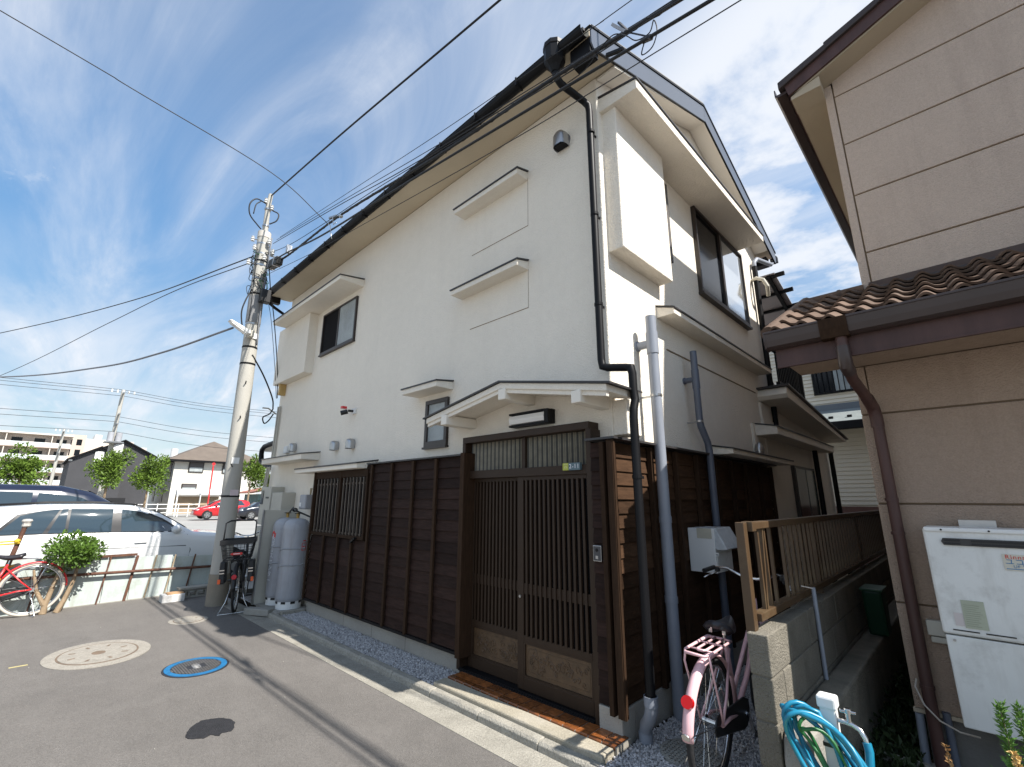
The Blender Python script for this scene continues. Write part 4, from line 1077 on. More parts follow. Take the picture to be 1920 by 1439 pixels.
# soil strip, edging slab and weeds
put('garden_edging', MB().prism([(-.745, 3.93), (.3, 3.945), (.3, 3.985), (-.745, 3.965)], 'z', .0, .11), CONC, kind='structure', bevel=.006)
def leaves(n, fn, size, asp=.5, droop=.4):
    mb = MB()
    for i in range(n):
        p, nrm = fn(i)
        p = Vector(p); nrm = Vector(nrm)
        d = (nrm+Vector((random.gauss(0, .5), random.gauss(0, .5), random.gauss(0, .5)-.1))).normalized()
        a = d.cross(Vector((random.gauss(0,1), random.gauss(0,1), random.gauss(0,1)))).normalized()
        s = size*random.uniform(.65, 1.3)
        b = a*s*asp*.5
        up_ = d.cross(a)*s*.12
        mb.add([p, p+d*s*.5+b+up_, p+d*s-up_*droop, p+d*s*.5-b+up_], [(0, 1, 2, 3)])
    return mb
def weedpos(i):
    x, y = random.uniform(-.73, -.46), random.uniform(2.95, 6.2)
    return (x, y, .06+random.random()**2*.14), (random.gauss(0, .4), random.gauss(0, .4), 1)
put('weeds', leaves(2600, weedpos, .05, .45), WEED, kind='stuff')
def litter(i):
    x, y = random.uniform(-.73, -.4), random.uniform(3.3, 4.3)
    return (x, y, .066), (random.gauss(0, 1), random.gauss(0, 1), .15)
put('leaf_litter', leaves(500, litter, .045, .6), mat('dead_leaf', (.11, .07, .03), .8, .5, 20), kind='stuff')
# sprigs at the bottom right
SPRIG = mat('conifer_green', (.09, .19, .03), .55, .4, 15)
for nm, (px, py, top, m, lab) in enumerate(((-.075, 3.0, .775, SPRIG, 'leftmost feathery green sprig in front of the white heater'), (-.02, 3.03, .77, SPRIG, 'feathery green sprig at the right edge, leaning left'), (-.062, 2.93, .63, mat('straw_flower', (.62, .42, .16), .7, .3, 30), 'dry straw-coloured flower spike among the green sprigs'), (-.285, 3.1, .535, mat('straw_stem', (.42, .24, .10), .7, .3, 30), 'thin dry brown stalk left of the green sprigs'))):
    t = thing('garden_sprig', lab, 'plant', (px, py, 0))
    hgt = top
    put('stem', MB().tube([(px+.02, py, 0), (px+.012, py, hgt*.5), (px, py, hgt-.02)], [.005, .004, .0015], 5), BARK, t)
    def sp(i, px=px, py=py, hgt=hgt, nm=nm):
        q = random.random()**.8
        z = hgt*(.45+.55*q) if nm < 2 else hgt*(.7+.3*q)
        r = (.004+.02*(1-q)) if nm < 2 else .008
        a = random.uniform(0, 6.28)
        return (px+.01*(1-q)+r*math.cos(a)*.3, py+r*math.sin(a)*.3, z), (math.cos(a)*.8, math.sin(a)*.8, 1.0)
    put('needles', leaves((520, 420, 130, 40)[nm], sp, (.030, .030, .018, .02)[nm], (.22, .22, .8, .5)[nm]), m, t)
put('sprig_base_foliage', leaves(1500, lambda i: ((random.uniform(-.10, .2), random.uniform(2.9, 3.15), random.uniform(0, .52)), (random.gauss(0, .6), random.gauss(0, .6), .8)), .05, .25), SPRIG, kind='stuff')

# ================================================================== bicycles
def bicycle(name, label, base, rot, paint, Rw=.335, tyre=RUBBER, lean=0, rack=True, front_basket=False, rear_basket=False, fend=None, stand='side', steer=0, tail='reflector', saddle=LEATH, group=None, ladies=True, rackm=None, hbar='swept'):
    t = thing(name, label, 'bicycle', base, rot=rot, local=True)
    t.rotation_euler = (lean, 0, rot)
    WB = 1.10
    fend = fend or paint
    rackm = rackm or paint
    def wheel(x):
        w = put('wheel', MB().torus((x, 0, Rw), Rw-.017, .018, 44, 10, 'y'), tyre, t, smooth='all')
        put('rim', MB().torus((x, 0, Rw), Rw-.042, .011, 44, 6, 'y'), CHROME, w, smooth='all')
        put('hub', MB().cyl((x, -.05, Rw), (x, .05, Rw), .016, 10).cyl((x, -.036, Rw), (x, -.03, Rw), .032, 12).cyl((x, .03, Rw), (x, .036, Rw), .032, 12), CHROME, w)
        sp = MB()
        for i in range(32):
            a = 2*math.pi*i/32; s = .033 if i % 2 else -.033
            b = a+(.35 if (i//2) % 2 else -.35)
            sp.tube([(x+.028*math.cos(b), s, Rw+.028*math.sin(b)), (x+(Rw-.045)*math.cos(a), 0, Rw+(Rw-.045)*math.sin(a))], .0013, 3, False)
        put('spokes', sp, CHROME, w, kind='stuff')
    wheel(0); wheel(WB)
    bbx, bbz = .44, .27
    fr = MB()
    ht = Vector((WB-.16, 0, .86)); hb_ = Vector((WB-.115, 0, .66))
    fr.tube([hb_+Vector((0,0,.02)), (bbx+.22, 0, .40), (bbx, 0, bbz)], .018, 10)
    fr.tube([ht-Vector((0,0,.06)), (bbx+.16, 0, .55), (bbx-.04, 0, bbz+.13)], .014, 10)
    fr.tube([(bbx, 0, bbz), (bbx-.15, 0, .70)], .015, 10)
    fr.tube([ht, hb_], .02, 10)
    for s in (-1, 1):
        fr.tube([(bbx, s*.03, bbz), (.15, s*.055, Rw*.98), (0, s*.06, Rw)], .010, 8)
        fr.tube([(bbx-.135, s*.018, .66), (.12, s*.05, Rw+.11), (0, s*.06, Rw)], .008, 8)
    put('frame', fr, paint, t, smooth='all')
    fk = MB().tube([hb_, (WB-.10, 0, .64)], .017, 8)
    for s in (-1, 1): fk.tube([(WB-.10, s*.02, .66), (WB-.085, s*.05, .60), (WB-.03, s*.05, .42), (WB, s*.05, Rw)], .010, 8)
    put('fork', fk, paint, t, smooth='all')
    put('seat_post', MB().cyl((bbx-.15, 0, .68), (bbx-.17, 0, .80), .012, 10), CHROME, t)
    n = 14; v = []; f = []
    for i in range(n+1):
        u = i/n; xx = bbx-.30+u*.27; wd = .085*(1-u)**.6+.018 if u > .12 else .06+.04*(u/.12)
        for j in range(9):
            q = j/8*2-1
            v.append((xx, q*wd, .835-.045*q*q*q*q-.02*math.sin(u*3.1)+.012*(1-u)))
    for i in range(n):
        for j in range(8): f.append((i*9+j, (i+1)*9+j, (i+1)*9+j+1, i*9+j+1))
    sd = put('saddle', MB().add(v, f), saddle, t, smooth='all', fix=True)
    so_ = sd.modifiers.new('thick', 'SOLIDIFY'); so_.thickness = .045; so_.offset = -1
    for s in (-1, 1): put('saddle_spring', MB().tube([(bbx-.27, s*.04, .77), (bbx-.27, s*.04, .81)], .014, 8), CHROME, sd)
    # handlebar
    hx, hz = WB-.19, 1.0
    put('stem', MB().tube([ht, (WB-.175, 0, .96), (hx+.02, 0, hz)], .012, 8), CHROME, t, smooth='all')
    pts = []
    for s in (-1, 1):
        q = [(hx+.03, s*.03, hz), (hx+.045, s*.09, hz+.01), (hx+.01, s*.17, hz+.055), (hx-.07, s*.235, hz+.06), (hx-.17, s*.265, hz+.045)]
        pts = q[::-1] if s == -1 else pts+q
    h = put('handlebar', MB().tube(pts, .011, 8), CHROME, t, smooth='all')
    for s in (-1, 1):
        put('grip', MB().tube([(hx-.075, s*.237, hz+.06), (hx-.20, s*.27, hz+.042)], .016, 10), BLACKP, h, smooth=True)
        put('brake_lever', MB().tube([(hx-.045, s*.22, hz+.05), (hx-.03, s*.24, hz+.02), (hx-.09, s*.275, hz+.0), (hx-.15, s*.29, hz-.012)], .006, 6), CHROME, h, smooth='all')
        put('lever_clamp', MB().obox((hx-.05, s*.222, hz+.045), (.05, .03, .035)), BLACKP, h, bevel=.006)
    # fenders
    def fender(x, a0, a1, nm):
        mb = MB(); n = 22; v = []; f = []
        for i in range(n+1):
            a = a0+(a1-a0)*i/n
            for j in range(7):
                q = j/6*2-1
                r = Rw+.026-.018*q*q
                v.append((x+r*math.cos(a), q*.031, Rw+r*math.sin(a)))
        for i in range(n):
            for j in range(6): f.append((i*7+j, i*7+j+1, (i+1)*7+j+1, (i+1)*7+j))
        o = put(nm, mb.add(v, f), fend, t, smooth='all', fix=True)
        s = o.modifiers.new('thick', 'SOLIDIFY'); s.thickness = .003
        return o
    rfd = fender(0, R(28), R(178), 'rear_fender'); fender(WB, R(15), R(165), 'front_fender')
    stays = MB()
    for s in (-1, 1): stays.tube([(0, s*.055, Rw), (-.35, s*.034, Rw+.05)], .003, 5)
    put('fender_stay', stays, CHROME, rfd)
    if tail:
        a = R(160)
        put('rear_reflector', MB().cyl((-.312, 0, Rw+.185), (-.335, 0, Rw+.195), .032, 20), REFL, rfd, smooth=True)
    # crank, chain case, pedals
    ck = put('crank', MB().cyl((bbx, -.055, bbz), (bbx, .055, bbz), .016, 10).beam((bbx, -.065, bbz), (bbx+.10, -.065, bbz-.13), .014, .02, (0,1,0)).beam((bbx, .065, bbz), (bbx-.10, .065, bbz+.13), .014, .02, (0,1,0)), CHROME, t)
    put('pedal', MB().box(bbx+.06, bbx+.15, -.16, -.075, bbz-.145, bbz-.12), BLACKP, ck, bevel=.006)
    put('pedal', MB().box(bbx-.15, bbx-.06, .075, .16, bbz+.12, bbz+.145), BLACKP, ck, bevel=.006)
    put('chain_case', MB().prism([(-.06, Rw-.045), (-.08, Rw), (-.05, Rw+.05), (.0, Rw+.055), (bbx-.02, bbz+.095), (bbx+.07, bbz+.06), (bbx+.085, bbz-.02), (bbx+.03, bbz-.08), (bbx-.03, bbz-.085)], 'y', -.052, -.040), BLACKP, t, bevel=.008)
    # rack
    if rack:
        z = .735
        rk = MB()
        rk.tube([(.20, .03, z), (.19, .07, z), (-.16, .07, z), (-.20, .055, z-.004), (-.20, -.055, z-.004), (-.16, -.07, z), (.19, -.07, z), (.20, -.03, z)], .0075, 8, closed=True)
        rk.tube([(.19, .024, z), (-.10, .024, z), (-.12, .012, z), (-.12, -.012, z), (-.10, -.024, z), (.19, -.024, z)], .0065, 8)
        rk.tube([(.06, -.07, z-.002), (.06, .07, z-.002)], .005, 6).tube([(-.1, -.07, z-.002), (-.1, .07, z-.002)], .005, 6)
        for s in (-1, 1):
            rk.tube([(-.17, s*.066, z), (-.165, s*.075, z-.06), (-.04, s*.07, Rw+.09), (0, s*.065, Rw)], .006, 8)
            rk.tube([(.20, s*.04, z), (.31, s*.02, .70)], .006, 6)
        put('rear_rack', rk, rackm, t, smooth='all')
    if stand == 'side':
        put('kickstand', MB().tube([(.02, .07, Rw-.02), (-.03, .10, .2), (-.09, .17, .01), (-.05, .185, .008)], .007, 6), CHROME, t, smooth='all')
    else:
        put('kickstand', MB().tube([(0, .075, Rw), (-.05, .12, .16), (-.09, .20, .012), (-.09, -.20, .012), (-.05, -.12, .16), (0, -.075, Rw)], .007, 6), CHROME, t, smooth='all')
    def basket(x0, x1, w0, w1, z0, z1, nm, m=BLACKP):
        mb = MB()
        for k in range(5):
            q = k/4; z = z0+(z1-z0)*q; ww = (w0+(w1-w0)*q)/2; e = .02*q
            mb.tube([(x0-e, -ww, z), (x1+e, -ww, z), (x1+e, ww, z), (x0-e, ww, z)], .004 if 0 < k < 4 else .009, 5, closed=True)
        for i in range(9):
            u = i/8
            for s in (-1, 1):
                mb.tube([(x0+(x1-x0)*u, s*w0/2, z0), (x0-.02+(x1-x0+.04)*u, s*w1/2, z1)], .003, 4)
            y_ = (u*2-1)
            mb.tube([(x0, y_*w0/2, z0), (x0-.02, y_*w1/2, z1)], .003, 4); mb.tube([(x1, y_*w0/2, z0), (x1+.02, y_*w1/2, z1)], .003, 4)
            mb.tube([(x0, y_*w0/2, z0), (x1, y_*w0/2, z0)], .003, 4)
        b = put(nm, mb, m, t, kind=None)
        put('basket_top_band', MB().box(x0-.026, x0-.016, -w1/2-.005, w1/2+.005, z1-.06, z1+.005).box(x1+.016, x1+.026, -w1/2, w1/2, z1-.06, z1+.005).box(x0-.02, x1+.02, -w1/2-.006, -w1/2+.003, z1-.06, z1+.005).box(x0-.02, x1+.02, w1/2-.003, w1/2+.006, z1-.06, z1+.005), m, b, bevel=.003)
        return b
    if front_basket: basket(WB-.02, WB+.27, .26, .36, .70, .95, 'front_basket')
    if rear_basket:
        b = basket(-.27, .12, .32, .42, .75, 1.02, 'rear_basket')
        put('basket_badge', MB().prism([(-.075, .82), (.055, .82), (.075, .835), (.055, .85), (-.075, .85)], 'x', -.30, -.285), REDM, b)
        put('badge_print', MB().box(-.302, -.2995, -.045, .035, .831, .839), WHITET, b)
    return t
pb = bicycle('bicycle', 'pale pink bicycle parked between the white house and the block wall', (-1.315, 2.98, .03), R(92), PINK, lean=R(2.5))
put('tail_badge', MB().cyl((-.364, 0, .375), (-.369, 0, .372), .022, 12), STEEL, pb)
# ================================================================== gas cylinders, panel, meters
def mk2(c, r, t):
    wl_ = MB()
    for (x0, x1, z0, z1) in ((.115, .165, .985, 1.0), (.10, .18, .955, .962), (.10, .108, .86, .955), (.172, .18, .86, .955), (.10, .18, .855, .863), (.115, .165, .90, .915)):
        v = []; f = []; n = 8
        for i in range(n+1):
            a = -.374+(x0+(x1-x0)*i/n)/r
            for z in (z0, z1): v.append((c[0]+(r+.002)*math.cos(a), c[1]+(r+.002)*math.sin(a), z))
        for i in range(n): f.append((2*i, 2*i+2, 2*i+3, 2*i+1))
        wl_.add(v, f)
    put('warning_mark', wl_, REDM, t)
def cylinder(c, label, textlab):
    t = thing('gas_cylinder', label, 'gas cylinder', (c[0], c[1], .06), 'gas cylinders by the house corner')
    r = .185
    put('tank', MB().lathe([(.05, .07), (r*.8, .075), (r*.96, .11), (r, .16), (r, 1.09), (r*.97, 1.15), (r*.85, 1.20), (r*.6, 1.235), (.05, 1.25)], (c[0], c[1], .06), 32), CYLM, t, smooth=True)
    put('foot_ring', MB().lathe([(r*.88, 0), (r*.92, .0), (r*.92, .115), (r*.88, .115)], (c[0], c[1], .06), 32, False), WHITEP2, t, smooth=True)
    sl_ = MB()
    for i in range(5):
        a = -2.3+i*.75
        sl_.obox((c[0]+r*.915*math.cos(a), c[1]+r*.915*math.sin(a), .15), (.012, .06, .03), Matrix.Rotation(a, 3, 'Z'))
    put('foot_slot', sl_, BLACKP, t, kind='stuff')
    put('weld_seam', MB().torus((c[0], c[1], 1.15), r+.0005, .0025, 36, 5, 'z').torus((c[0], c[1], .20), r+.0005, .0025, 36, 5, 'z'), CYLM, t, kind='stuff')
    put('valve', MB().cyl((c[0], c[1], 1.30), (c[0], c[1], 1.39), .022, 10).cyl((c[0]-.05, c[1], 1.36), (c[0]+.05, c[1], 1.36), .012, 8), mat('brass', (.35, .24, .08), .4, .2, 20, metal=.8), t)
    put('valve_guard', MB().torus((c[0], c[1], 1.38), .045, .006, 20, 6, 'z'), DARK, t, smooth='all')
    if textlab == 2:
        a0 = -.374
        mk2(c, r, t)
    if textlab == 1:
        a0 = -1.45   # faces the camera side
        def bend(p):
            a = a0+p.x/r
            return Vector((c[0]+(r+.0015+p.z)*math.cos(a), c[1]+(r+.0015+p.z)*math.sin(a), .66+p.y))
        def bend2(dx, z0):
            def f(p):
                a = a0+(p.x+dx)/r
                return Vector((c[0]+(r+.0015+p.z)*math.cos(a), c[1]+(r+.0015+p.z)*math.sin(a), z0+p.y))
            return f
        text('cylinder_text', '東\n部\nガ\nス\nセ\nン\nタ\nー', .095, WHITET, None, t, bend=bend2(0, .71))
        lg = MB()
        def arc(x0, x1, z0, z1, n=8):
            v = []; f = []
            for i in range(n+1):
                a = a0+(x0+(x1-x0)*i/n)/r
                for z in (z0, z1): v.append((c[0]+(r+.002)*math.cos(a), c[1]+(r+.002)*math.sin(a), z))
            for i in range(n): f.append((2*i, 2*i+2, 2*i+3, 2*i+1))
            return v, f
        lg.add(*arc(-.05, -.02, 1.03, 1.10)); lg.add(*arc(-.02, .02, 1.075, 1.115)); lg.add(*arc(.02, .05, 1.02, 1.09))
        put('red_logo', lg, REDM, t)
    for z in (.83, .60):
        ch = MB()
        for i in range(26):
            a = -2.2+i*.105
            ch.ball((c[0]+(r+.006)*math.cos(a), c[1]+(r+.006)*math.sin(a), z+.02*math.sin(i*.2)+i*.0035), .008, 6, 4)
        put('chain', ch, STEEL, t, kind='stuff')
    return t
cylinder((-7.45, 2.96), 'front grey gas cylinder with a red warning mark and a chain', 2)
cylinder((-7.855, 2.96), 'rear grey gas cylinder with a red logo and white vertical lettering', 1)
put('cylinder_pad', MB().box(-8.05, -7.22, 2.72, 3.19, -.02, .058), CONC, kind='structure', bevel=.008)
t = thing('concrete_slab', 'long pale concrete strip lying along the edge of the gravel', 'concrete slab', (-7.2, 2.9, .02))
put('strip', MB().box(-7.20, -7.13, 2.76, 3.09, .0, .075), CONCL, t, bevel=.006)
t = thing('wind_panel', 'tall narrow beige panel standing left of the gas cylinders', 'panel', (-8.05, 2.9, 0))
put('panel', MB().box(-8.10, -8.06, 2.68, 3.19, .05, 1.42), GREYM, t, bevel=.004)
put('edge_trim', MB().box(-8.105, -8.05, 2.665, 2.68, .05, 1.425), STEEL, t)
t = thing('meter_cabinet', 'beige electric meter cabinet on the lower left wall with a small window', 'meter cabinet', (-8.6, 3.2, 1.1))
put('meter_box', MB().box(-9.28, -8.78, 2.98, 3.2, 1.15, 1.80), GREYM, t, bevel=.01)
put('meter_window', MB().box(-9.24, -9.12, 2.972, 2.982, 1.50, 1.74), GLASSD, t)
put('meter_label', MB().box(-9.0, -8.86, 2.974, 2.982, 1.60, 1.63), DARKT, t)
put('side_box', MB().box(-8.72, -8.25, 2.98, 3.2, 1.25, 1.70), GREYM, t, bevel=.008)
put('lower_box', MB().box(-9.25, -8.85, 2.95, 3.2, .35, 1.13), GREYM, t, bevel=.01)
put('cabinet_shelf', MB().box(-9.27, -8.8, 2.94, 3.2, .98, 1.0), GREYM, t)
t = thing('gas_meter', 'small grey gas meter with pipes on the wall above the cylinders', 'gas meter', (-7.5, 3.15, 1.5))
put('meter_body', MB().box(-7.62, -7.40, 3.02, 3.15, 1.44, 1.66), CYLM, t, bevel=.02)
put('meter_dial', MB().box(-7.60, -7.53, 3.015, 3.022, 1.48, 1.54), WHITEP2, t)
put('gas_pipe', MB().tube([(-7.46, 3.12, 1.66), (-7.46, 3.12, 1.75), (-7.34, 3.12, 1.75), (-7.34, 3.12, 1.30)], .013, 8), mat('ochre_pipe', (.33, .27, .17), .6, .2, 10), t, smooth=True)
put('gas_hose', MB().tube([(-7.86, 2.99, 1.40), (-7.7, 2.97, 1.46), (-7.47, 2.93, 1.42), (-7.4, 3.05, 1.36), (-7.34, 3.12, 1.32)], .012, 8), BLACKP, t, smooth=True)
put('regulator', MB().ball((-7.62, 2.97, 1.43), .04, 12, 8, (1.2, 1, .8)).cyl((-7.34, 3.12, 1.30), (-7.16, 3.10, 1.30), .009, 8), DARK, t, smooth=True)
for i, (c, sz, rz, lab, cat, m) in enumerate((((-7.55, 2.60, .045), (.42, .12, .09), .50, 'weathered rectangular stone block lying on the kerb by the cylinders', 'stone block', CONC),)):
    t = thing('stone_block', lab, cat, (c[0], c[1], 0))
    put('block', MB().obox(c, sz, Matrix.Rotation(rz, 3, 'Z')), m, t, bevel=.012)
# ================================================================== retaining fence on the left
pfn = thing('sheet_fence', 'low fence of pale green sheets on rusty steel posts along the parking lot', 'fence', (-10.1, 1.0, 0))
fx = lambda y: -9.98-.085*(y-.4)
tz = lambda y: .70-.055*(y-.8)
ys = [-3.2, -2.3, -1.4, -.5, .35, 1.10, 1.44, 1.70, 1.97, 2.27, 2.75]
for i in range(len(ys)-1):
    a, b = ys[i]+.004, ys[i+1]-.004
    k = random.uniform(-.015, .015)
    put('sheet', MB().add([(fx(a), a, -.02), (fx(b), b, -.02), (fx(b), b, tz(b)+k), (fx(a), a, tz(a)+k), (fx(a)-.02, a, -.02), (fx(b)-.02, b, -.02), (fx(b)-.02, b, tz(b)+k), (fx(a)-.02, a, tz(a)+k)],
        [(0,1,2,3), (7,6,5,4), (0,4,5,1), (1,5,6,2), (2,6,7,3), (3,7,4,0)]), PANELG, pfn)
for i, y in enumerate(ys[1:]):
    thick = i in (5,)
    s = .03 if thick else .018
    m = RUST if i in (0, 1, 2, 3, 4, 5, 8) else WOODP
    put('post', MB().beam((fx(y)+.03, y-.05, -.02), (fx(y)+.03, y+.03, tz(y)+.02), s, s*1.2, (0, 1, 0)), m, pfn, bevel=.003)
put('rail_pipe', MB().tube([(fx(-3)+.075, -3, .56), (fx(.5)+.075, .5, .475), (fx(2.75)+.075, 2.75, .405)], .022, 10), RUST, pfn, smooth=True)
put('top_angle', MB().beam((fx(.85)+.02, .85, .705), (fx(1.46)+.02, 1.46, .70), .03, .035), RUST, pfn)
put('base_strip', MB().prism([(-9.80, -3.2), (-10.10, 2.75), (-10.22, 2.75), (-9.95, -3.2)], 'z', -.02, .012), CONC, kind='structure')
t = thing('rusty_post', 'leaning rusty post with a grey cap and yellow rope beside the red bicycle', 'post', (-9.85, -.02, 0))
put('post', MB().tube([(-9.86, -.10, 0), (-9.9, .08, 1.22)], .028, 10), RUST, t, smooth=True)
put('cap', MB().lathe([(.03, -.06), (.05, -.04), (.045, .0), (.06, .03), (.05, .055), (.02, .06)], (-9.9, .085, 1.24), 9), mat('grey_cap', (.42, .40, .37), .9, .2, 20, .4, 40), t)
for q, z in enumerate((1.0, .965, .66)):
    put('rope', MB().tube([(-9.87, -1.6, z-.03), (-9.86, -.6, z-.02), (-9.86, .02, z), (-9.84, .05+.012, z+.01)], .012, 6), YEL, t, smooth=True)
put('rope_knot', MB().ball((-9.85, .03, 1.0), .032, 8, 6), YEL, t)
put('rope_knot', MB().ball((-9.85, .0, .66), .028, 8, 6), YEL, t)
def shrub(name, label, c, rr, n, size, trunks, m=LEAF, group=None, cat='shrub', lsz=.5, holes=0):
    t = thing(name, label, cat, (c[0], c[1], 0), group)
    blobs = [(Vector((random.gauss(0, .42)*rr[0], random.gauss(0, .42)*rr[1], random.gauss(0, .38)*rr[2])), random.uniform(.32, .55)) for _ in range(16)]
    def fn(i):
        b, k = blobs[i % 16]
        d = Vector((random.gauss(0,1), random.gauss(0,1), random.gauss(0,1))).normalized()
        q = random.random()**.35
        p = Vector((c[0]+b.x+d.x*k*rr[0]*q, c[1]+b.y+d.y*k*rr[1]*q, c[2]+b.z+d.z*k*rr[2]*q))
        return p, d+Vector((0, 0, .45))
    put('crown', leaves(n, fn, size, lsz), m, t)
    for tr_ in trunks: put('trunk', MB().tube(*tr_), BARK, t, smooth=True)
    return t
shrub('shrub', 'rounded green shrub with bare forked trunks in front of the white car', (-9.80, .68, .83), (.30, .34, .30), 3600, .052,
      [([(-9.72, .46, 0), (-9.74, .47, .14), (-9.78, .52, .42), (-9.8, .58, .75)], [.045, .036, .027, .018], 9), ([(-9.73, .45, .12), (-9.75, .34, .32), (-9.78, .27, .6)], [.03, .024, .014], 8),
       ([(-9.72, .60, 0), (-9.74, .66, .16), (-9.78, .72, .42), (-9.8, .74, .75)], [.042, .034, .025, .015], 9)])
shrub('shrub', 'small leafy shrub at the left edge behind the red bicycle', (-9.98, -.32, .42), (.2, .32, .26), 900, .055, [([(-9.95, -.3, 0), (-9.97, -.3, .4)], [.02, .012], 7)])
# blocks at the pole
t = thing('concrete_block', 'hollow concrete block stacked against the utility pole', 'concrete block', (-9.6, 2.35, 0), 'blocks stacked by the fence')
bm_ = MB().box(-9.75, -9.62, 2.05, 2.44, .10, .13).box(-9.75, -9.62, 2.05, 2.44, .0, .03)
for y in (2.05, 2.17, 2.29, 2.415): bm_.box(-9.75, -9.62, y, y+.025, .03, .10)
put('block', bm_, CONC, t)
put('top_slab', MB().box(-9.78, -9.58, 2.03, 2.46, .131, .165), CONC, t, bevel=.006)
t = thing('torn_box', 'white box with a torn brown top lying at the fence foot', 'box', (-9.5, 1.95, 0))
put('box_body', MB().box(-9.62, -9.38, 1.78, 2.08, .0, .11), mat('white_card', (.58, .57, .55), .8, .15, 12, stain=(.3, .28, .25), stscale=8), t, bevel=.006)
put('box_lid', MB().box(-9.61, -9.42, 1.85, 2.07, .111, .125), mat('brown_card', (.42, .25, .13), .8, .2, 9), t)
# ================================================================== bicycles on the left
rb = bicycle('bicycle', 'red bicycle with pale tyres parked by the sheet fence at the left edge', (-9.72, .29, 0), R(-90), RED, tyre=TYREW, lean=R(4), rack=False, Rw=.345, tail=None)
put('chrome_rack', MB().tube([(.22, .05, .76), (-.20, .06, .765), (-.22, .0, .765), (-.20, -.06, .765), (.22, -.05, .76)], .006, 6).tube([(-.15, .06, .76), (0, .06, .345)], .005, 6).tube([(-.15, -.06, .76), (0, -.06, .345)], .005, 6), CHROME, rb, smooth='all')
put('frame_sticker', MB().obox((.355, -.018, .50), (.06, .004, .05)), mat('orange_sticker', (.75, .25, .03), .5, 0), rb)
bb = bicycle('bicycle', 'black bicycle with a rear basket parked beside the utility pole', (-7.93, 2.40, 0), R(157), BLACKP, stand='double', rear_basket=True, front_basket=False, tail='reflector', lean=R(-3))
for s in (-1, 1):
    fg = put('foot_guard', MB().prism([(-.14, .42), (.10, .42), (.06, .72), (-.10, .72)], 'y', s*.14, s*.22), BLACKP, bb, bevel=.02, fix=True)
    put('guard_slots', MB().box(-.148, -.138, min(s*.15, s*.21), max(s*.15, s*.21), .60, .615).box(-.148, -.138, min(s*.15, s*.21), max(s*.15, s*.21), .56, .575), CHROME, fg)
    put('guard_reflector', MB().box(-.155, -.142, min(s*.19, s*.225), max(s*.19, s*.225), .43, .49), ORANGE, fg)
put('seat_rack', MB().tube([(-.1, .2, 1.02), (.0, .2, 1.25), (.1, .15, 1.28), (.1, -.15, 1.28), (0, -.2, 1.25), (-.1, -.2, 1.02)], .01, 6), BLACKP, bb, smooth='all')
